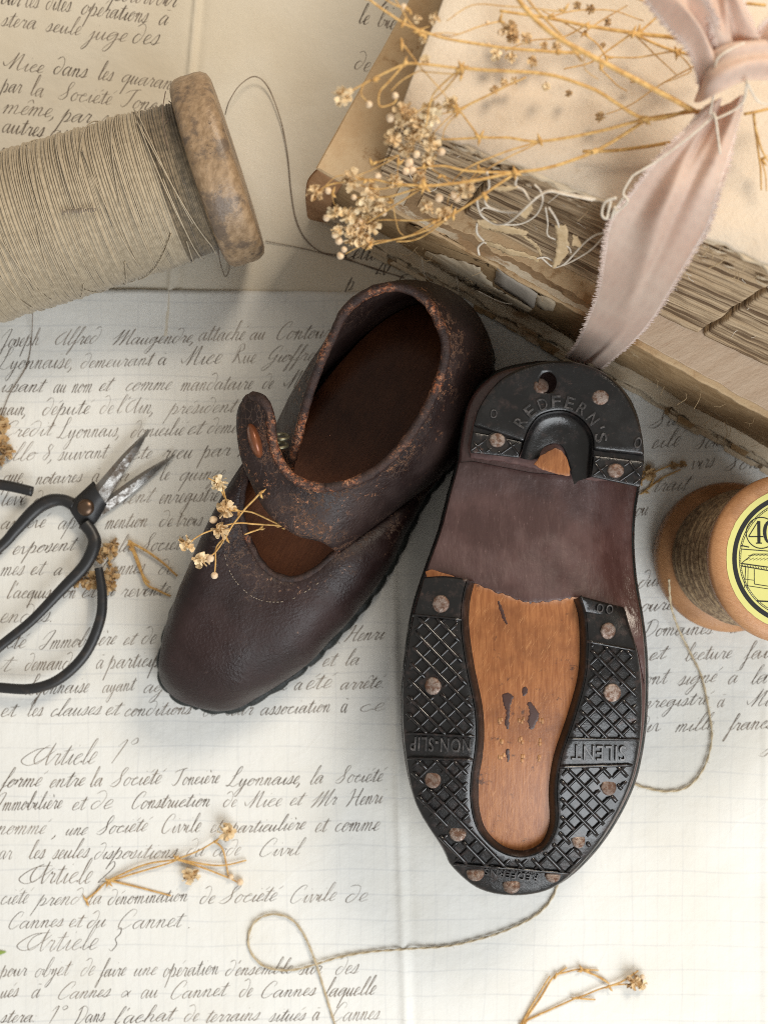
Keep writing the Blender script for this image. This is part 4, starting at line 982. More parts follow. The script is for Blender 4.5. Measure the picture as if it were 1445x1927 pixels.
def ln(*pts, w=.6, cv=False):
    pts = catmull(pts, 5) if cv else pts
    for a, b in zip(pts, pts[1:]):
        L = math.hypot(b[0]-a[0], b[1]-a[1]) or 1; nx, ny = -(b[1]-a[1])/L*w, (b[0]-a[0])/L*w
        m.grid([[lab(a[0]+nx, a[1]+ny, .8), lab(b[0]+nx, b[1]+ny, .8)], [lab(a[0]-nx, a[1]-ny, .8), lab(b[0]-nx, b[1]-ny, .8)]])
# 40 in a fat-faced numeral style
ln((-62, -61), (-62, -26), w=2.6); ln((-63, -61), (-79, -36), w=.8); ln((-79, -36), (-55, -36), w=.9); ln((-67, -25.5), (-57, -25.5), w=.9)
oo = [(-43+9.5*math.cos(a), -43+18*math.sin(a)) for a in (2*math.pi*k/24 for k in range(25))]
for a, b in zip(oo, oo[1:]): ln(a, b, w=.8+2.2*abs(math.cos(math.atan2((a[1]+43)/18, (a[0]+43)/9.5))))
# engraved work table under the number, T at the foot
ln((-90, 6), (-72, -8), (-20, -8)); ln((-91, 7), (-26, 16), w=.9); ln((-91, 11), (-26, 22), w=.8); ln((-90, -16), (-36, -12), w=.7); ln((-92, -22), (-78, -19), w=.9)
for k in range(9): ln((-80+k*6, -5), (-74+k*6, -7), w=.35); ln((-84+k*6, 2), (-76+k*6, -2), w=.3)
for k in range(14): ln((-90+k*4.4, 8.5+k*.65), (-88.6+k*4.4, 11+k*.65), w=.5)
ln((-84, 12), (-86, 46), w=.6); ln((-80, 13), (-81, 46), w=.5); ln((-70, 16), (-70, 40), (-44, 44), (-44, 20), w=.6); ln((-86, 32), (-70, 34), w=.4); ln((-86, 42), (-46, 48), w=.5)
ln((-40, 20), (-44, 56), (-34, 60), w=.7); ln((-36, 22), (-30, 40), (-26, 60), w=.9, cv=True); ln((-26, 10), (-14, 24), (-22, 44), (-14, 62), w=1.0, cv=True); ln((-22, 14), (-6, 30), (-10, 60), w=.8, cv=True)
ln((-40, 62), (-30, 66), (-18, 62), w=1.2, cv=True)
ln((-66, 67), (66, 74), w=1.1)
ln((-42, 79), (-28, 80), w=1.3); ln((-35, 79), (-36, 94), w=1.4)
m.build('label_print', M['black'], label, weld=0, smooth=False)
m = MB(); disc(m, 0.01, 22.5, -12); m.build('hole', M['dark'], sm)

# ---------------------------------------------------------------- scissors
sc = thing('scissors', 'old black iron thread scissors lying open beside the upright shoe', 'scissors', U(150, 970, 2))
def taper(m, pts, rs, seg=10, flat=1.0):
    P = catmull([U(*p)+(r,) for p, r in zip(pts, rs)], 8); m.tube([p[:3] for p in P], [p[3] for p in P], seg, flat); return m
def blade(m, spine, edge, h, th):
    a = [U(x, y, hh_) for (x, y), hh_ in zip(spine, h)]; b = [U(x, y, hh_) for (x, y), hh_ in zip(edge, h)]; A = catmull(a, 6); B = catmull(b, 6); rows = []
    for p, q in zip(A, B):
        mid = lerp(p, q, .38); rows.append([(p[0], p[1], p[2]-th), (p[0], p[1], p[2]+th*.3), (mid[0], mid[1], mid[2]+th), (q[0], q[1], q[2]-th*.2), (q[0], q[1], q[2]-th)])
    m.grid(rows, True); return m
h1 = taper(MB(), [(160,985,32),(174,1004,34),(178,1026,36),(160,1064,38),(118,1108,40),(60,1168,40),(0,1217,38),(-55,1268,36),(-42,1290,36),(0,1294,38),(60,1296,40),(112,1278,42),(160,1232,42),(188,1170,42),(193,1120,42),(186,1068,42)], [13,12,13,12,10.5,9.3,9.3,9.3,9.8,9.8,9.8,9.8,9.8,9.8,9.3,7.8], 10, .8)
h1.build('handle', M['iron'], sc)
h2 = taper(MB(), [(140,950,26),(118,941,26),(92,944,26),(66,960,26),(30,998,28),(0,1030,28),(-90,1100,30),(-200,1060,32),(-190,950,32),(-90,908,32),(0,912,34),(62,925,34)], [12,11,13,12.5,11,10,11,11,11,10.5,10,9.5], 10, .8)
h2.build('handle', M['iron'], sc)
blade(MB(), [(166,930),(198,894),(229,858),(255,832),(280,808)], [(193,956),(215,919),(238,881),(260,848),(281,809)], [30,32,34,34,34], 6).build('blade', M['steel'], sc, auto=25)
blade(MB(), [(182,950),(222,921),(262,893),(297,872),(329,855)], [(186,974),(226,946),(265,915),(299,884),(330,856)], [20,20,20,20,20], 6).build('blade', M['dark_steel'], sc, auto=25)
blade(MB(), [(128,950),(150,930),(176,906)], [(152,992),(178,985),(200,950)], [28,34,36], 8).build('pivot_joint', M['iron'], sc)
x, y, h = U(161, 955, 46); MB().ball((x, y, h-4), 16, 16, 9, 20, 10).build('pivot_rivet', M['brass'], sc)

# ---------------------------------------------------------------- books
I = lambda x, y, h: (x, y, h)
def bl(c, u, v, s, d): return (c[0]+u[0]*s+v[0]*d, c[1]+u[1]*s+v[1]*d)
def block_walls(m, fb, ft, nrow, ns, jit, sd, L, dents=()):
    """stepped front wall: fb(s), ft(s) lower and upper front line, rows of leaves between"""
    rows = []
    for i in range(nrow):
        t0, t1 = i/nrow, (i+1)/nrow; off = random.uniform(-1, 1)*jit
        dp = 3.2 if i % 6 == sd % 6 else 1
        for t, g in ((t0+.12/nrow, -jit*.6*dp), (t0+.3/nrow, 0), (t1-.12/nrow, 0), (t1-.02/nrow, -jit*.8*dp)):
            row = []
            for k in range(ns+1):
                s = L*k/ns; a, b = fb(s), ft(s); p = lerp(a, b, t); e = off+g+jit*1.3*nz(s, i*40+sd, 2, 150)+jit*.8*nz(s, i*9+sd, 8, 22)
                for ds, dw, dd in dents: e -= dd*math.exp(-((s-ds-12*(t-.5)-5*nz(t*6, ds, 1))/dw)**2)
                row.append((p[0]-.45*e, p[1]+.89*e, p[2]))
            rows.append(row)
    m.grid(rows); return m
ub, vb = (.875, .485), (.485, -.875)
# thin bottom book
b3 = thing('old_book', 'thin tattered book at the bottom of the pile, torn board edges showing', 'book', (300, -600, 3), 'pile of old books')
c3 = (-136, -556)
def edge_board(m, c, u, v, L, D, h0, h1, jit, sd, n=150):
    front = [bl(c, u, v, L*k/n, jit*(nz(L*k/n, sd, 1, 60)+.6*nz(L*k/n, sd, 4, 12))) for k in range(n+1)]
    left = [bl(c, u, v, jit*.5*nz(D*k/40, sd+9, 1, 70), D*k/40) for k in range(40, 0, -1)]
    poly = front+[bl(c, u, v, L, D)]+left
    return poly
def slab(poly, h0, h1, mat, name, parent, bev=2):
    m = MB(); top = inset(poly, bev)
    m.grid([[(x, y, h0) for x, y in poly], [(x, y, h1-bev) for x, y in poly], [(x, y, h1) for x, y in top]], True)
    bmv = len(m.v); m.v += [(x, y, h1) for x, y in top]; m.f.append(tuple(range(bmv, bmv+len(top))))
    return m.build(name, mat, parent, auto=40)
slab(edge_board(None, c3, ub, vb, 1350, 900, 0, 0, 5, 1), 6, 14, M['torn'], 'lower_board', b3)
slab(edge_board(None, (c3[0]+12, c3[1]-12), ub, vb, 1330, 880, 0, 0, 7, 2), 14, 27, M['pages'], 'text_block', b3)
slab(edge_board(None, (c3[0]+4, c3[1]-4), ub, vb, 1340, 880, 0, 0, 9, 3), 27, 38, M['torn'], 'upper_board', b3)
pt = MB(); rb = random.Random(5)
for k in range(60):
    s = rb.uniform(120, 1200); d = rb.uniform(-8, 6); l = rb.uniform(15, 70); a = bl(c3, ub, vb, s, d+2); b = bl(c3, ub, vb, s+l, d+2+rb.uniform(-3, 3)); w = rb.uniform(3, 9)
    a2 = bl(c3, ub, vb, s+rb.uniform(-6, 6), d-w); b2 = bl(c3, ub, vb, s+l+rb.uniform(-6, 6), d-w); hz = rb.uniform(8, 30)
    pt.prism([(*a, hz), (*b, hz), (*b2, hz), (*a2, hz)], [(*a, hz+5), (*b, hz+5), (*b2, hz+4), (*a2, hz+4)])
pt.build('torn_layers', M['torn'], b3, smooth=False)
pt = MB()
for k in range(22):
    s = rb.uniform(150, 1250); d = rb.uniform(-5, 0); l = rb.uniform(10, 50); w = rb.uniform(4, 8); hz = rb.uniform(10, 34)
    a = bl(c3, ub, vb, s, d+4); b = bl(c3, ub, vb, s+l, d+4); a2 = bl(c3, ub, vb, s+3, d-w); b2 = bl(c3, ub, vb, s+l-4, d-w)
    pt.prism([(*a, hz), (*b, hz), (*b2, hz), (*a2, hz)], [(*a, hz+4), (*b, hz+4), (*b2, hz+4), (*a2, hz+4)])
pt.build('rust_stains', M['cloth'], b3, smooth=False)
# middle book with cloth spine
b2 = thing('old_book', 'thick middle book of the pile with tan cover and worn cloth spine', 'book', (350, -650, 40), 'pile of old books')
c2 = (-107, -576)
H0, H1 = 38, 278
rows = []
for i in range(22):
    t = i/21; row = []
    for k in range(161):
        s = 1330*k/160; bul = 16*math.sin(math.pi*t)**.7+2.5*nz(s, i*8, 3, 50)+1.4*nz(s, i*15, 7, 14)
        if t < .3: bul += 6*nz(s, 0, 5, 120)
        p = bl(c2, ub, vb, s, -bul); row.append((p[0], p[1], H0+(H1-8-H0)*t))
    rows.append(row)
MB().grid(rows).build('cloth_spine', M['cloth'], b2)
slab(edge_board(None, bl(c2, ub, vb, -4, -6), ub, vb, 1345, 900, 0, 0, 3, 7), H1-9, H1, M['brown_cover'], 'cover', b2, 3)
block_walls(MB(), lambda s: (*bl(c2, vb, ub, 900-s, 6), H0), lambda s: (*bl(c2, vb, ub, 900-s, 6), H1-10), 18, 70, 1.6, 40, 880).build('page_edges', M['pages'], b2)
slab([bl(c2, ub, vb, 10, 10), bl(c2, ub, vb, 1330, 10), bl(c2, ub, vb, 1330, 880), bl(c2, ub, vb, 10, 880)], H0, H1-12, M['pages'], 'text_block', b2)
# endpaper ledge on the right half, running out under the top book
led = [bl(c2, ub, vb, 560+780*k/80, 4+3*nz(k*11, 3, 1, 40)) for k in range(81)]
slab(led+[bl(c2, ub, vb, 1340, 110), bl(c2, ub, vb, 600, 110)], H1+1, H1+5, M['pinkpaper'], 'endpaper', b2, 1)
# loose browned sheets showing under the top book
for k, (o, j, mt, hz) in enumerate(((0, 5, 'torn', 1), (9, 8, 'darkpaper', 2.4), (18, 9, 'brown_cover', 3.8))):
    slab(edge_board(None, bl(c2, ub, vb, 135+20*k, o), ub, vb, 440+20*k, 100, 0, 0, j, 50+k, 90), H1+hz-.8, H1+hz+.6, M[mt], 'loose_sheet', b2, .4)
# patches on the spine
def on_spine(px, py): # point of the picture on the spine plane, bulge included
    best = None
    for i in range(0, 241, 1):
        h = H0+i; x, y, _ = U(px, py, h); d = (x-c2[0])*vb[0]+(y-c2[1])*vb[1]; t = i/240.0; e = abs(d+16*math.sin(math.pi*min(1, t))**.7)
        if best is None or e < best[0]: best = (e, h)
    x, y, h = U(px, py, best[1]); return (x-.485*1.2, y+.875*1.2, h+.5)
def patch(name, pts, mat, jit=0, parent=b2):
    o = resample(pts, 6); o = [(a+random.uniform(-jit, jit), b+random.uniform(-jit, jit)) for a, b in o]
    c = (sum(p[0] for p in o)/len(o), sum(p[1] for p in o)/len(o)); m = MB(); r = [on_spine(*p) for p in o]
    m.grid([r, [on_spine(*lerp(p, c, .5)) for p in o]], True); m.fan([on_spine(*lerp(p, c, .5)) for p in o], on_spine(*c)); return m.build(name, mat, parent, solid=1.5)
patch('paper_label', [(936,503),(1012,552),(1004,580),(930,532)], M['greypaper'], .8)
patch('paper_scrap', [(1010,553),(1036,560),(1046,570),(1040,584),(1022,582),(1006,572)], M['torn'], 1.2)
patch('stained_strip', [(770,420),(860,450),(1080,560),(1075,580),(960,520),(860,470),(766,436)], M['cloth'], 2)
patch('torn_strip', [(800,470),(900,500),(930,540),(1000,580),(990,590),(900,546),(800,488)], M['torn'], 2)
# orange-brown tail of the spine curling out at the corner
cu_ = MB().grid([[U(*p) for p in catmull(r, 5)] for r in ([(596,316,272),(578,338,230),(574,372,150),(578,412,60)],[(622,332,268),(604,356,225),(598,384,150),(600,416,60)],[(648,346,262),(632,370,215),(622,398,140),(620,420,58)])])
cu_.build('spine_tail', wood('orange_leather', (.34, .17, .075), (.46, .26, .13), 30, (1, 1, 1), .6), b2, solid=5, sub=1)
# top book
b1 = thing('old_book', 'coverless top book of the pile with cream paper face and bare sewn spine', 'book', (400, -600, 280), 'pile of old books')
ut, vt = (.931, .366), (.366, -.931); cT = (17, -550); HB0, HT = H1+6, 620
bot = [(-8, -560), (131, -496), (359, -374), (639, -241), (930, -100)]
bl_ = [math.hypot(b[0]-a[0], b[1]-a[1]) for a, b in zip(bot, bot[1:])]
def fb_(s):
    d = s*1.045; i = 0
    while i < 3 and d > bl_[i]: d -= bl_[i]; i += 1
    p = lerp(bot[i], bot[i+1], d/bl_[i]); return (*p, HB0)
def ft_(s): return (*bl(cT, ut, vt, s*1.03, 13), HT-28)
block_walls(MB(), fb_, ft_, 44, 440, 1.5, 3, 1000, [(150, 3.2, 13), (575, 3.2, 14)]).build('sewn_pages', M['pages'], b1)
block_walls(MB(), lambda s: (*bl((-8, -560), vt, ut, 900-s, 3), HB0), lambda s: (*bl(cT, vt, ut, 900-s, 10), HT-28), 30, 60, 2.0, 77, 900).build('page_edges', M['pages'], b1)
slab([bl(cT, ut, vt, 30, 50), bl(cT, ut, vt, 1000, 60), bl(cT, ut, vt, 1000, 900), bl(cT, ut, vt, 30, 900)], HB0, HT-28, M['pages'], 'text_block', b1)
def torn_outline(off, jit, sd, left=0):
    n = 170; front = []
    for k in range(n+1):
        s = 1040*k/n; e = off+jit*(nz(s, sd, 1, 75)*1.2+.8*nz(s, sd, 5, 20)+.45*nz(s, sd, 9, 6)); front.append(bl(cT, ut, vt, s, -e))
    return front+[bl(cT, ut, vt, 1040, 880)]+[bl(cT, ut, vt, left+2*nz(k*30, sd, 3, 60), 880*k/40) for k in range(40, 0, -1)]
def cover_plate(poly, hf, th, name, mat):
    m = MB(); m.plate(poly, hf, th, 9, 2, mapf=I); return m.build(name, mat, b1)
def zc(x, y):
    d = (x-cT[0])*vt[0]+(y-cT[1])*vt[1]; s = (x-cT[0])*ut[0]+(y-cT[1])*ut[1]
    return HT+3*nz(x, y, 2, 220)+1.2*nz(x, y, 6, 60)-9*math.exp(-(d/22.0)**2)*(1+.6*nz(s, 0, 3, 60))-2.5*math.exp(-((d-42-.02*s)/4)**2)
cover_plate(torn_outline(-3, 5, 2), zc, 7, 'paper_face', M['cover'])
cover_plate(torn_outline(1, 10, 14, 4), lambda x, y: HT-11, 6, 'torn_lining', M['torn'])
cover_plate(torn_outline(-3, 9, 33, 6), lambda x, y: HT-20, 6, 'torn_lining', M['torn'])
# frayed binding threads and scraps of cloth hanging down the spine
def Z(zx, zy, h): return U(860+zx/4.817, 320+zy/4.817, h)
fr = MB()
for pts, r in (([(180,270,600),(190,340,560),(230,420,520),(350,490,520),(470,470,560),(600,360,610),(720,250,628),(830,185,632),(1000,215,630),(1250,265,628)], 1.5), ([(700,260,628),(830,195,634),(1000,228,632),(1230,275,628)], 1.3), ([(270,20,660),(290,150,610),(250,230,590),(270,320,560),(400,370,560),(540,380,590)], 1.4), ([(215,370,540),(260,340,545),(420,380,550),(560,380,590),(660,300,622)], 1.3),
    ([(540,70,650),(530,140,620),(600,180,618),(660,280,620)], 1.6), ([(380,490,520),(560,490,515),(700,420,540),(770,300,590),(760,200,620),(700,130,630)], 1.3), ([(180,480,480),(180,570,450),(240,640,430),(260,660,425)], 1.7), ([(240,650,425),(190,700,410),(200,770,400)], 1.7),
    ([(800,340,600),(820,480,540),(820,590,500),(920,640,490),(1010,700,480),(1030,750,475)], 1.1), ([(760,790,420),(840,860,400),(880,880,400)], 1.5), ([(720,800,420),(800,790,420),(880,830,405)], 1.5), ([(880,885,400),(980,840,420),(1140,670,480),(1250,590,520),(1360,565,560)], 1.6), ([(890,880,402),(1010,840,420),(1200,730,470),(1320,610,520),(1365,560,560),(1400,430,600)], 1.5),
    ([(830,340,605),(900,450,560),(935,560,520)], 1.4), ([(1440,250,700),(1340,290,690),(1310,400,680),(1350,440,680),(1370,370,684),(1390,280,690)], 1.6), ([(1400,430,680),(1430,330,690)], 1.4), ([(1370,560,560),(1395,440,640),(1440,360,690)], 1.5)):
    fr.tube(catmull([Z(*p) for p in pts], 7), r*1.15, 5)
fr.build('frayed_thread', M['fray'], b1)
scp = MB(); rf = random.Random(8)
def scrap(edge_a, edge_b):
    A = catmull([Z(*p) for p in edge_a], 7); B = catmull([Z(*p) for p in edge_b], 7); rows = []
    for k in range(5): rows.append([tuple(v+rf.uniform(-.5, .5) for v in lerp(a, b, k/4)) for a, b in zip(A, B)])
    rows[0] = [tuple(v+rf.uniform(-1.4, 1.4) for v in p) for p in rows[0]]; rows[-1] = [tuple(v+rf.uniform(-1.6, 1.6) for v in p) for p in rows[-1]]
    scp.grid(rows)
scrap([(180,450,500),(300,450,510),(420,500,505),(560,530,495),(640,560,480)], [(190,500,485),(300,540,470),(420,570,470),(560,590,470),(620,590,470)])
scrap([(240,640,430),(360,670,440),(480,720,435),(580,740,430),(740,800,420)], [(260,670,420),(380,720,410),(480,770,405),(600,790,410),(740,830,412)])
scrap([(560,400,590),(610,340,610),(670,310,620)], [(610,440,575),(650,400,590),(680,350,610)])
scrap([(880,500,540),(900,620,500),(890,760,450),(865,890,405)], [(990,500,545),(1010,640,500),(1000,760,455),(900,880,410)])
scrap([(570,580,470),(700,650,450),(750,720,435),(765,780,420)], [(590,600,462),(680,670,440),(735,740,425),(755,800,415)])
scrap([(330,150,622),(430,150,625),(540,150,622)], [(340,180,610),(430,190,612),(530,170,612)])
scrap([(1050,590,520),(1090,600,515),(1130,670,495)], [(1040,680,500),(1070,690,495),(1110,700,490)])
scp.build('torn_cloth', M['scrap'], b1, solid=1.6)
# loose fibres on the middle book's spine
fz_ = (MB(), MB())
for pts in ([(760,430,120),(790,470,90),(800,520,60),(830,540,30)], [(830,470,140),(850,500,100),(862,540,60),(858,560,40)], [(900,548,140),(960,572,120),(1040,556,140),(1090,560,160)], [(1375,730,250),(1398,765,200),(1415,790,150),(1424,806,120)], [(1420,740,250),(1428,770,220),(1445,786,180)], [(1348,720,260),(1360,718,262)], [(1080,555,170),(1095,600,100),(1082,640,50),(1088,680,20)], [(800,455,170),(870,470,175),(905,480,180)], [(790,462,160),(860,466,170),(900,474,170)], [(810,468,168),(850,455,176),(890,466,176)]):
    g = 0 if pts[0][0] < 1200 else 1
    fz_[g].tube(catmull([U(*p) for p in pts], 6), 1.0, 5)
for m in fz_: m.build('loose_fibre', M['fray'], b2)

# short fibres and flakes along the bare spine
def fibres(name, parent, mat, n, fn, L0, L1, seed, r=.55):
    m = MB(); rr = random.Random(seed)
    for k in range(n):
        p = fn(rr); a = rr.uniform(0, 6.28); L = rr.uniform(L0, L1); q = (p[0]+L*.5*math.cos(a)+rr.uniform(-4, 4), p[1]+L*.5*math.sin(a)+rr.uniform(-4, 4), p[2]+rr.uniform(-2, 5)); e = (p[0]+L*math.cos(a+.4), p[1]+L*math.sin(a+.4), p[2]+rr.uniform(-8, 4))
        m.tube(catmull([p, q, e], 4), r*rr.uniform(.6, 1.3), 4)
    return m.build(name, mat, parent, weld=0)
def spine_pt(rr, lo=.55, hi=1.0):
    s = rr.uniform(20, 900); t = rr.uniform(lo, hi); p = lerp(fb_(s), ft_(s), t); return (p[0]-1.0, p[1]+2.5, p[2])
fibres('fibres', b1, M['scrap'], 130, lambda rr: spine_pt(rr, .75, 1.02), 8, 34, 31)
fibres('fibres', b1, M['fray'], 60, lambda rr: spine_pt(rr, .2, 1.0), 8, 28, 32)
fibres('fibres', b2, M['scrap'], 70, lambda rr: (lambda s, t: (*bl(c2, ub, vb, s, -17*math.sin(math.pi*t)-2), H0+(H1-8-H0)*t))(rr.uniform(120, 1250), rr.uniform(.25, .95)), 10, 40, 33)
fk = MB(); rr = random.Random(44)
for k in range(90):
    s = rr.uniform(10, 950); t = rr.uniform(.80, 1.0); p = lerp(fb_(s), ft_(s), t); w = rr.uniform(4, 15); hgt = rr.uniform(2, 7); a = rr.uniform(-.3, .3); o = rr.uniform(1, 4)
    q = [(p[0]+ut[0]*x*w+vt[0]*(-o-abs(y)*2), p[1]+ut[1]*x*w+vt[1]*(-o-abs(y)*2), p[2]+y*hgt+a*x*w*.3) for x, y in ((-1, rr.uniform(-.3, .3)), (-.5, -1), (.2, -rr.uniform(.5, 1.2)), (1, rr.uniform(-.4, .4)), (.4, 1), (-.4, rr.uniform(.6, 1.1)))]
    c = tuple(sum(v[i] for v in q)/6 for i in range(3)); fk.fan(q, (c[0]+vt[0]*-1.5, c[1]+vt[1]*-1.5, c[2]))
fk.build('paper_flakes', M['torn'], b1, smooth=False, weld=0, solid=.8)
# ---------------------------------------------------------------- dried flowers
rq = random.Random(21)
def blossom_mesh(seed, npet=22):
    r = random.Random(seed); m = MB(); m.ball((0, 0, 0), 5.2, 5.2, 4.6, 8, 6, .12)
    for k in range(npet):
        th = math.acos(1-1.55*(k+.5)/npet); ph = k*2.399+r.uniform(-.3, .3)
        d = Vector((math.sin(th)*math.cos(ph), math.sin(th)*math.sin(ph), math.cos(th))); sd = d.orthogonal().normalized(); sd = (sd*math.cos(r.uniform(0, 3))+d.cross(sd)*math.sin(r.uniform(0, 3))).normalized(); up = d.cross(sd)
        L = r.uniform(7, 12); w = r.uniform(2.6, 4.6); cu = r.uniform(-5, 5); rows = []
        for i in range(4):
            t = i/3; c = d*(3+L*t)+up*cu*t*t; ww = w*(.5+1.1*t-.55*t*t)
            rows.append([tuple(c+sd*ww*e+d*(-abs(e)*1.5*t)+up*(1.6*r.uniform(-1, 1)*t)) for e in (-1, -.4, .3, 1)])
        m.grid(rows)
    return m
def bud_mesh(): 
    m = MB().ball((0, 0, 0), 8.2, 8.2, 9.2, 15, 9, .05); m.fan([(2.5*math.cos(a), 2.5*math.sin(a), 8.3) for a in (2*math.pi*k/6 for k in range(6))], (0, 0, 12)); return m
BL = [blossom_mesh(k) for k in range(4)]; BDM = bud_mesh(); cache = {}
def place(kind, parent, x, y, h, r, mat=None):
    off = parent.location; key = (kind, mat)
    if key not in cache:
        src = BL[kind] if kind != 'bud' else BDM
        o = src.build('blossom' if kind != 'bud' else 'bud', M[mat or ('petal' if kind != 'bud' else 'bud')], None, weld=0, solid=0); cache[key] = o
    else: o = cache[key].copy(); COL.objects.link(o)
    o.parent = parent; p = U(x, y, h); o.location = Vector((p[0]*S, -p[1]*S, p[2]*S))-off
    s = r/(13.0 if kind != 'bud' else 9.0)*(1-h/H); o.scale = (s, s, s*rq.uniform(.85, 1.1)); o.rotation_euler = (rq.uniform(-.7, .7), rq.uniform(-.7, .7), rq.uniform(0, 6.28))
    return o
def stem(m, pts, r0, r1=None, n=6):
    r1 = r1 or r0*.8; P = catmull([U(*p) for p in pts], n); N = len(P)
    P = [(x+.8*nz(x, y, 1, 30), y+.8*nz(y, x, 2, 30), z) for x, y, z in P]
    m.tube(P, [r0+(r1-r0)*i/(N-1) for i in range(N)], 7)
def node(m, x, y, h, r=4.5):
    c = U(x, y, h); m.ball(c, r, r, r, 8, 6)
    for k in range(2):
        a = rq.uniform(0, 6.28); L = rq.uniform(7, 13); t = (c[0]+L*math.cos(a), c[1]+L*math.sin(a), c[2]+rq.uniform(-2, 5)); md = lerp(c, t, .5); m.tube([c, (md[0], md[1]+1, md[2]+2), t], [2.4, 2.2, .3], 5)
bq = thing('dried_flower_bouquet', "bunch of dried baby's breath on straw-yellow stems lying across the top book", 'dried flowers', U(1100, 250, 640))
STEMS = [
 ([(1330,222,700),(1300,206,712),(1200,152,742),(1100,100,760),(1020,50,772),(960,-20,780)], 5.2, 4.6),
 ([(1300,206,702),(1215,224,690),(1120,170,700),(1030,140,706),(950,134,712),(868,129,716)], 3.6, 3.2),
 ([(868,129,716),(800,122,716),(760,122,715),(700,150,712),(650,178,708)], 2.6, 1.6),
 ([(1340,205,690),(1215,224,684),(1120,249,676),(1015,266,668),(960,260,668),(902,259,668)], 3.6, 2.2),
 ([(1215,226,680),(1120,284,668),(1030,316,662),(968,324,660),(880,342,654),(798,351,648)], 3.4, 2.8),
 ([(798,351,648),(740,345,640),(690,338,630),(630,345,622),(600,358,618)], 2.2, 1.3),
 ([(968,326,660),(910,366,648),(852,404,630),(790,438,610),(700,460,590)], 2.8, 1.4),
 ([(1330,80,700),(1260,70,676),(1190,62,664),(1100,48,660),(1030,34,660),(940,20,664)], 4.6, 2.8),
 ([(1110,100,690),(1050,98,690),(960,92,694),(880,80,702),(822,68,708),(760,44,716),(690,-4,724)], 3.3, 2.2),
 ([(1260,268,644),(1170,282,640),(1096,285,638)], 3.6, 3.4),
 ([(1418,215,680),(1424,270,660),(1430,315,650),(1432,358,640)], 2.8, 1.6), ([(1420,235,676),(1432,280,660),(1452,312,650)], 2.4, 1.5),
 ([(1330,110,690),(1272,97,676),(1222,78,670),(1190,62,664)], 3.0, 2.6), ([(1320,108,670),(1270,97,664),(1200,108,656),(1140,107,652)], 2.0, 1.4),
 ([(1400,215,660),(1445,205,655)], 3.0, 3.0), ([(1390,60,690),(1372,10,700),(1365,-30,700)], 3.0, 2.6), ([(1440,10,690),(1330,-2,690),(1240,-20,690)], 3.0, 2.6),
 ([(1095,116,752),(1060,72,748),(1000,8,750),(985,-20,750)], 2.4, 2.2),
]
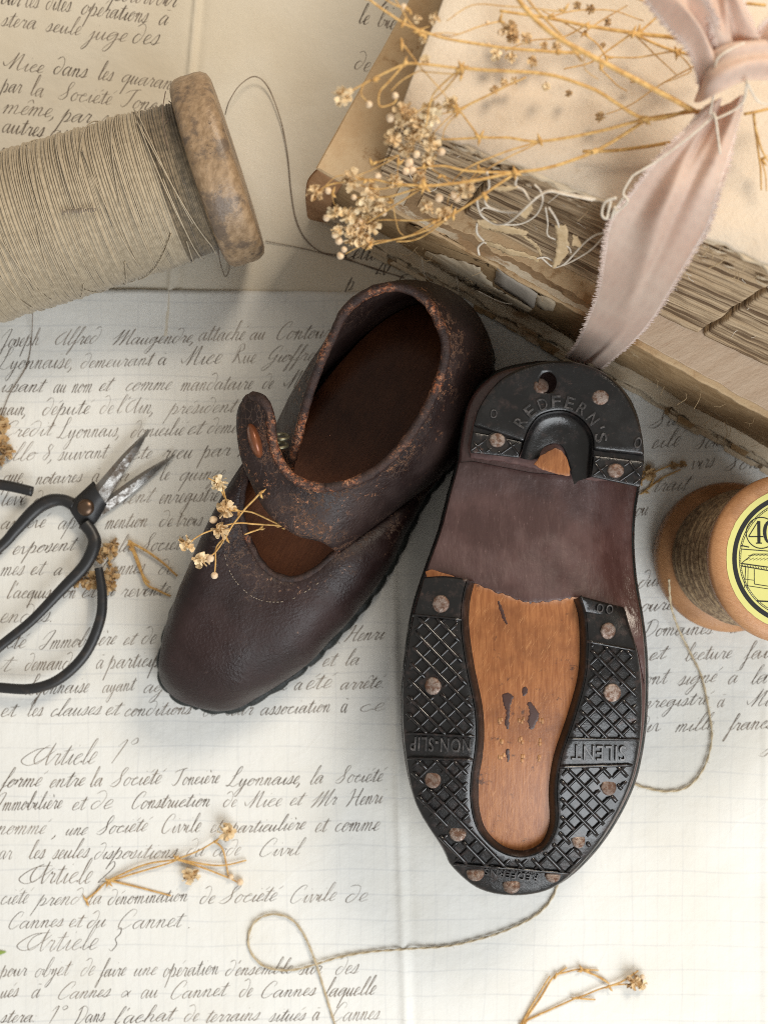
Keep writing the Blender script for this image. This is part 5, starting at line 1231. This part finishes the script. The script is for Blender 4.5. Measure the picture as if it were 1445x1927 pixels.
TW = [([(868,129,716),(830,160,700),(812,185,690),(800,240,680)], 1.8), ([(868,131,716),(840,165,690),(812,190,680),(780,215,670)], 1.6), ([(760,122,715),(730,155,712),(714,175,710),(715,200,708),(740,195,706),(747,186,706)], 1.6), ([(868,140,712),(800,136,708),(790,134,708),(755,152,706),(735,172,704)], 1.2), ([(700,150,712),(685,160,710),(680,178,708),(692,192,706)], 1.1), ([(756,80,712),(790,125,706),(830,170,700),(838,180,698)], 1.3),
 ([(902,259,668),(850,262,660),(830,262,655)], 2.0), ([(902,259,668),(868,212,672),(862,206,672)], 1.7), ([(862,206,672),(840,225,668),(815,250,660)], 1.3), ([(862,206,674),(920,178,676),(990,145,680)], 2.2), ([(862,208,672),(828,215,668)], 1.2), ([(862,210,672),(838,240,662),(832,262,655)], 1.1),
 ([(1015,266,668),(940,290,660),(880,316,650),(850,342,640)], 1.6), ([(1015,268,668),(930,310,656),(870,352,640)], 1.3), ([(968,324,660),(880,322,654),(830,312,648),(780,318,640)], 2.2), ([(798,351,648),(740,368,630),(700,372,620),(660,372,614)], 1.8), ([(798,352,648),(730,395,620),(690,420,605)], 1.5), ([(798,351,648),(750,350,640),(705,356,630),(655,340,622)], 1.4),
 ([(690,338,630),(640,330,626),(612,350,620)], 1.0), ([(625,365,618),(628,382,612),(636,392,610)], .8), ([(830,412,620),(770,415,610),(720,414,600),(680,420,596)], 1.5), ([(820,416,620),(760,448,600),(700,455,592),(650,478,585)], 1.2), ([(852,404,630),(790,448,604),(745,455,600)], 1.4), ([(740,380,620),(748,430,604),(760,444,602)], .9), ([(749,310,640),(748,325,640),(751,335,640)], .7), ([(700,310,636),(750,292,650),(700,320,640),(670,330,634)], 1.0),
 ([(843,400,600),(842,385,620),(846,365,640)], .9), ([(830,330,640),(850,345,640),(890,340,644),(920,336,646)], 1.2), ([(900,320,640),(880,345,640),(860,372,640)], 1.0), ([(800,308,640),(830,330,638),(848,338,638)], 1.2),
 ([(1272,97,664),(1300,130,656),(1278,145,652),(1250,155,650)], 1.3), ([(1190,62,664),(1240,110,650),(1272,140,644)], 1.4), ([(1190,62,664),(1150,90,654),(1110,118,648),(1060,130,645)], 1.8), ([(1330,112,660),(1240,160,646),(1190,195,640),(1140,215,638)], 1.4), ([(1140,107,652),(1120,80,652),(1090,60,654),(1020,20,660)], 1.6),
 ([(1100,48,660),(1060,70,650),(1000,76,648),(950,96,646)], 1.5), ([(940,40,680),(900,50,690),(850,68,700),(820,62,704)], 1.3), ([(1060,22,700),(960,12,696),(890,10,690),(840,40,690)], 1.2), ([(1030,34,660),(1080,20,656),(1150,20,654),(1210,40,650)], 1.4), ([(770,20,716),(740,8,720),(716,-10,722)], 1.5), ([(760,44,716),(785,55,712),(808,50,710)], 1.0), ([(790,60,712),(770,40,714),(740,-6,720)], 1.4), ([(800,66,708),(830,62,706),(866,64,704)], 1.0),
 ([(1100,100,740),(1100,130,700),(1125,150,680)], 1.0), ([(1130,130,660),(1160,160,650),(1180,172,646)], 1.4), ([(1100,60,654),(1130,40,650),(1180,10,648)], 1.5), ([(1432,300,650),(1440,330,644),(1442,360,640)], 1.4), ([(1200,62,664),(1240,20,660),(1180,-10,660)], 2.0)]
for k, (pts, r0, r1) in enumerate(STEMS):
    m = MB(); stem(m, pts, r0*.72, r1*.70)
    if k in (1, 3, 4, 6, 8, 12): node(m, *pts[min(1, len(pts)-1)], r0*1.35); node(m, *pts[-1], r1*1.5)
    if k in (4,): node(m, *pts[3], r0*1.5); node(m, *pts[5], r0*1.5)
    m.build('stem', M['stem'], bq)
for pts, r in TW:
    m = MB(); stem(m, pts, r*.84, r*.55); node(m, *pts[0], r*1.7); m.build('twig', M['stem'], bq)
def Z2(v): return (560+v[0]/4.25, 140+v[1]/4.25)
flo = [(360,175,15,708),(850,290,15,672),(1070,310,18,668),(1220,230,13,664),(930,500,15,650),(760,515,15,650),(1075,550,14,648),(870,600,12,640),(950,390,14,660),(1050,690,13,640),(430,850,17,622),(140,945,14,618),(590,930,15,622),(300,1110,13,612),(410,1130,14,606),(540,1040,15,610),(680,1040,13,614),(550,1130,12,600),(590,1210,13,596),(490,1290,16,592),(560,1350,11,588),(440,1250,12,598),(325,1250,10,600),(780,860,13,634),(1340,910,15,640),(1170,1120,14,622),(980,820,12,640),(1035,1065,11,628),(640,1100,11,606),(430,1320,11,590),(510,1200,12,600),(890,330,13,664),(1010,450,13,656),(820,380,11,660)]
for x, y, r, h in flo: place(rq.randrange(4), bq, *Z2((x, y)), h, r*1.32)
for x, y, r, h in ((570,240,7,706),(780,170,7,706),(742,348,9,660),(640,815,8,630),(245,930,7,618),(232,1147,7.5,604),(298,1285,7,598),(330,1332,8,594),(372,1400,6.5,588),(342,1450,7.5,584),(1130,990,9,630),(1250,965,8,632),(1277,995,8,630),(890,710,9,640),(920,772,9,638),(868,775,8,638),(950,640,8,644),(1150,620,8,646),(500,1172,8,600),(450,982,6,618),(690,1110,6,606),(480,1220,7,600)): place('bud', bq, *Z2((x, y)), h, r)
def Z3(v): return (680+v[0]/3.80, v[1]/3.80)
for x, y, r, h in ((400,130,9,712),(525,130,12,712),(440,290,9,700),(455,430,11,712),(1060,200,17,652),(1090,270,14,650),(1180,280,13,648),(960,390,13,646),(1070,410,12,644),(1220,440,12,642),(950,640,10,640),(1020,590,9,640),(1090,580,9,642),(1320,620,10,650),(1400,330,11,654),(1000,230,8,650),(1300,330,10,648)): place(rq.randrange(4), bq, *Z3((x, y)), h, r, 'petal')
for x, y, r, h in ((300,50,7,716),(900,165,5,656),(905,320,5,646),(990,235,6,650)): place('bud', bq, *Z3((x, y)), h, r)
for x, y, r, h in ((1127,220,11,640),(1142,42,9,650),(1134,85,6,648),(1070,175,8,642),(1190,150,7,640),(1110,16,10,654),(1086,10,9,654)): place(rq.randrange(4), bq, x, y, h, r, 'brownpetal')
# small sprigs
def sprig(label, stems, blos, buds, at, mat='stem', pm='petal', r=1.7):
    t_ = thing('dried_sprig', label, 'dried sprig', U(*at), 'loose dried sprigs'); 
    for pts in stems:
        m = MB(); stem(m, pts, r, r*.7); node(m, *pts[0], r*1.5); m.build('stem', M[mat], t_)
    for x, y, h, q in blos: place(rq.randrange(4), t_, x, y, h, q*1.15, pm)
    for x, y, h, q in buds: place('bud', t_, x, y, h, q)
    return t_
sprig('dried flower sprig tucked under the strap of the upright shoe', [[(540,992,236),(524,989,250),(480,986,262),(440,985,268),(385,1003,270),(352,1024,268)], [(528,989,248),(480,966,262),(452,962,268),(425,960,272)], [(490,928,296),(462,958,280),(440,985,270),(425,1010,268),(405,1040,264),(380,1054,262)], [(425,1010,268),(408,1030,262),(406,1060,258),(404,1080,256)], [(450,962,270),(425,940,274),(412,912,276),(392,900,278)], [(490,995,250),(460,1006,254)], [(432,962,272),(424,936,276),(420,915,276)]],
  [(413,909,276,14),(424,958,276,17),(415,998,276,15),(351,1024,270,15),(379,1054,264,15)], [(396,1051,264,8),(404,1083,256,7.5),(402,978,272,8)], (440, 985, 250), r=1.7)
sprig('pale dried sprig with two white flowers lying below Article 2', [[(163,1694,8),(184,1676,10),(205,1657,12),(260,1632,14),(290,1623,14),(334,1616,16),(380,1598,18),(412,1578,20),(425,1566,22)], [(205,1658,12),(300,1630,14),(334,1618,14)], [(205,1657,10),(262,1670,9),(322,1686,8)], [(334,1617,15),(410,1629,12),(464,1619,10)], [(334,1617,15),(390,1636,12),(430,1652,10),(450,1662,9)], [(404,1584,18),(420,1600,14),(430,1650,10)]],
  [(427,1565,24,15),(360,1646,16,16)], [(435,1650,12,6),(452,1660,12,7)], (300, 1640, 6), r=2.0)
sprig('forked dried sprig lying near the bottom edge of the letter', [[(978,1930,8),(985,1918,9),(1010,1876,10),(1034,1837,11)], [(986,1920,8),(1014,1882,9),(1040,1840,10),(1066,1829,10),(1095,1824,10),(1120,1836,10),(1146,1851,10)], [(986,1922,8),(1035,1900,9),(1085,1878,10),(1145,1856,12),(1182,1852,14)], [(1095,1824,10),(1126,1826,9)], [(1045,1836,10),(1066,1820,9)], [(1085,1878,10),(1120,1881,9)], [(1145,1856,12),(1172,1846,14),(1200,1826,16)], [(1095,1825,10),(1130,1840,10),(1142,1848,10)]],
  [(1192,1848,18,15),(1206,1852,16,10)], [(1208,1838,16,5),(1184,1840,16,5)], (1080, 1880, 5), r=2.0)
sprig('bent brown sprig on the paper between scissors and shoe', [[(245,1020,14),(262,1060,12),(275,1098,12),(300,1112,10),(322,1122,8)], [(246,1021,14),(290,1046,12),(334,1084,10)], [(250,1035,13),(268,1080,12),(282,1098,11)]], [], [], (270, 1070, 6), r=2.8)
sprig('crumpled brown flower head lying beneath the scissor handle', [[(130,1094,10),(180,1090,12),(215,1080,12)], [(205,1060,10),(214,1030,12),(210,1020,10)]], [(150,1090,14,17),(176,1092,16,18),(204,1098,14,18),(212,1080,14,14),(206,1036,12,15),(190,1048,12,12),(216,1022,10,9)], [], (180, 1088, 6), pm='brownpetal')
sprig('tan flower head at the left edge beside the scissors', [[(-20,850,8),(10,845,10)]], [(2,800,14,16),(4,838,14,18),(14,852,12,13),(0,868,10,10)], [], (0, 840, 5), pm='brownpetal')
sprig('short brown sprig on the letter behind the rubber heel', [[(1205,905,8),(1232,888,10),(1262,876,10),(1292,876,10)], [(1212,925,8),(1245,900,9),(1280,884,10)], [(1206,888,8),(1228,898,9),(1222,915,8)]], [(1222,890,12,13),(1268,876,12,8),(1284,874,12,7)], [], (1240, 890, 5), pm='brownpetal', r=2.0)
lf = MB().grid([[(*U(x, y, 6)[:2], 6+z) for x, y, z in r] for r in ([(-14,1806,1),(0,1797,2),(12,1792,1)],[(-14,1800,3),(0,1793,4),(13,1791,1)],[(-14,1794,1),(0,1788,2),(12,1790,1)])]).build('green_leaf', M['leaf'], None)
tag(lf, 'tiny green leaf fragment at the left edge of the squared letter', 'leaf')
# ---------------------------------------------------------------- ribbon
rbn = thing('silk_ribbon', 'frayed dusty pink ribbon knotted round the bouquet, its tail hanging over the books', 'ribbon', U(1300, 250, 650))
def ribbon_strip(name, rows, fold=6, nx=14, n=8, sd=0, fray=True):
    R = catmull([tuple(U(*a))+tuple(U(*b)) for a, b in rows], n); m = MB(); g = []
    for i, q in enumerate(R):
        a, b = q[:3], q[3:]; row = []
        for k in range(nx+1):
            u = k/nx; p = lerp(a, b, u); v = i/len(R); e = fold*math.sin(u*math.pi*2+sd+i*.05)*math.sin(math.pi*u)+fold*.5*math.sin(u*9+i*.08+sd)+fold*1.1*math.exp(-((u-.30-.35*v)/.10)**2)-fold*.8*math.exp(-((u-.72+.2*v)/.08)**2)+2.5*nz(p[0], p[1], sd, 40)
            row.append((p[0], p[1], p[2]+e))
        g.append(row)
    m.grid(g); o = m.build(name, M['ribbon'], rbn, solid=1.2, sub=1)
    if fray:
        f = MB(); rr = random.Random(sd+3)
        for i in range(1, len(g)-1):
            for side in (0, -1):
                c = g[i][side]; t = Vector(g[i+1][side])-Vector(g[i-1][side]); inn = Vector(g[i][1 if side == 0 else -2])-Vector(c)
                if inn.length < 1e-6: continue
                outd = -inn.normalized()
                for q in range(5):
                    s0 = Vector(c)+t*.1*(q-2)*1.0; L = rr.uniform(2.5, 7.5); d = (outd+t.normalized()*rr.uniform(-.6, .6)+Vector((0, 0, rr.uniform(-.3, .5)))).normalized()
                    f.tube([tuple(s0-outd*3), tuple(s0+d*L*.5), tuple(s0+d*L+Vector((0, 0, rr.uniform(-2, 2))))], [.75, .65, .4], 4, cap=False)
        f.build('frayed_edge', M['fringe'], o, weld=0)
    return o
ribbon_strip('ribbon_tail', [((1328,200,720),(1402,178,726)), ((1285,250,712),(1388,238,722)), ((1236,300,700),(1372,300,716)), ((1192,358,676),(1352,360,700)), ((1150,416,640),(1332,424,660)), ((1138,480,580),(1300,478,610)), ((1128,545,470),(1258,548,520)), ((1106,602,350),(1226,600,420)), ((1086,646,230),(1186,646,280)), ((1064,676,120),(1130,694,140))], 20, 20, 9, 1)
ribbon_strip('ribbon_end', [((1322,186,730),(1392,122,735)), ((1300,100,760),(1352,66,770)), ((1262,52,775),(1342,34,790)), ((1222,8,780),(1318,-10,800)), ((1190,-40,780),(1300,-60,800))], 10, 12, 8, 4)
ribbon_strip('ribbon_end', [((1352,110,745),(1440,90,750)), ((1336,60,775),(1420,50,780)), ((1330,10,790),(1400,0,800)), ((1320,-50,790),(1390,-60,800))], 12, 12, 8, 7)
ribbon_strip('ribbon_end', [((1400,90,750),(1450,130,745)), ((1440,40,775),(1490,80,770)), ((1500,-10,780),(1560,40,780))], 10, 10, 8, 9)
kb = MB(); g = []
for a, b in catmull([tuple(U(*p))+tuple(U(*q)) for p, q in (((1322,118,716),(1306,192,706)), ((1338,92,752),(1322,190,748)), ((1372,80,766),(1356,172,766)), ((1412,76,766),(1402,152,764)), ((1452,74,756),(1450,150,750)), ((1480,80,720),(1480,150,716)))], 8) and [(q[:3], q[3:]) for q in catmull([tuple(U(*p))+tuple(U(*q)) for p, q in (((1322,118,716),(1306,192,706)), ((1338,92,752),(1322,190,748)), ((1372,80,766),(1356,172,766)), ((1412,76,766),(1402,152,764)), ((1452,74,756),(1450,150,750)), ((1480,80,720),(1480,150,716)))], 8)]:
    g.append([(lambda p, u: (p[0], p[1], p[2]+10*math.sin(math.pi*u)+5*math.sin(u*12)))(lerp(a, b, k/12), k/12) for k in range(13)])
kb.grid(g).build('ribbon_knot', M['ribbon'], rbn, solid=1.4, sub=1)
kt = MB()
for pts in ([(1405,150,772),(1395,195,745),(1350,222,740),(1340,215,736)], [(1340,220,736),(1300,255,730),(1240,300,712),(1190,330,700)], [(1405,155,772),(1425,190,740),(1450,196,720)], [(1335,215,740),(1345,160,752),(1350,110,772),(1400,80,776)], [(1354,290,726),(1346,225,742),(1340,212,742)], [(1190,330,700),(1172,362,690),(1180,380,684),(1150,405,664),(1172,372,684)]):
    kt.tube(catmull([U(*p) for p in pts], 7), 1.6, 5)
kt.build('pulled_thread', M['fray'], rbn)
# ---------------------------------------------------------------- loose threads on the paper
def thread(label, pts, r, mat, n=10):
    P = catmull([U(*p) for p in pts], n); P = resample3(P, 3.0); m = MB(); rr = random.Random(len(label))
    if r > 2:
        for ph in (0, math.pi):
            Q = []
            for i, p in enumerate(P):
                a = i*.42+ph; b = P[min(i+1, len(P)-1)]; c_ = P[max(i-1, 0)]; tx, ty = b[0]-c_[0], b[1]-c_[1]; l = math.hypot(tx, ty) or 1
                e = r*.52*(1+.25*nz(i*.05, ph, 1)); w_ = 1.2*nz(i*.04, 3, 1); Q.append((p[0]-ty/l*(math.cos(a)*e+w_), p[1]+tx/l*(math.cos(a)*e+w_), p[2]+math.sin(a)*e))
            m.tube(Q, r*.62, 6)
        for i in range(4, len(P)-4, 5):
            if rr.random() < .5: p = P[i]; m.tube([p, (p[0]+rr.uniform(-3, 3), p[1]+rr.uniform(-3, 3), p[2]+1.5), (p[0]+rr.uniform(-7, 7), p[1]+rr.uniform(-7, 7), p[2]+rr.uniform(0, 3))], .32, 3)
    else: m.tube(P, [r*(.8+.5*abs(nz(i*.07, 1, r))) for i in range(len(P))], 6)
    o = m.build('loose_thread', M[mat], None, weld=0); 
    return tag(o, label, 'thread', 'loose threads')
thread('fine dark thread arching from the big spool across to the books', [(424,216,40),(432,190,60),(452,160,40),(480,144,20),(505,165,10),(528,225,6),(541,290,4),(548,360,4),(557,412,4),(575,450,4),(604,474,4),(640,482,4),(700,505,4),(760,522,5)], 1.05, 'brown_thread')
thread('cream thread trailing from the small spool under the upturned shoe and looping below', [(1258,1090,90),(1262,1140,60),(1276,1184,30),(1296,1224,14),(1318,1270,10),(1332,1330,10),(1338,1385,10),(1330,1430,10),(1312,1464,9),(1286,1484,9),(1250,1489,9),(1215,1483,9),(1180,1476,9),(1120,1500,9),(1080,1580,9),(1054,1650,9),(1038,1690,9),(1008,1722,9),(960,1747,9),(900,1768,9),(830,1782,9),(760,1786,11),(690,1792,9),(640,1801,9),(595,1814,10),(545,1826,9),(500,1820,9),(474,1795,9),(468,1765,9),(480,1735,9),(510,1720,9),(545,1728,9),(570,1756,10),(590,1800,13),(606,1850,9),(622,1900,9),(634,1940,9)], 2.1, 'loose')
thread('thin straight fibre crossing the letter below the big spool', [(500,454,5),(580,470,4),(690,500,4),(760,524,4)], 0.8, 'brown_thread')
thread('hair-fine grey thread hanging below the left of the big spool', [(62,590,30),(60,640,8),(50,690,7),(20,740,7),(4,780,7),(-10,810,7)], .9, 'brown_thread')
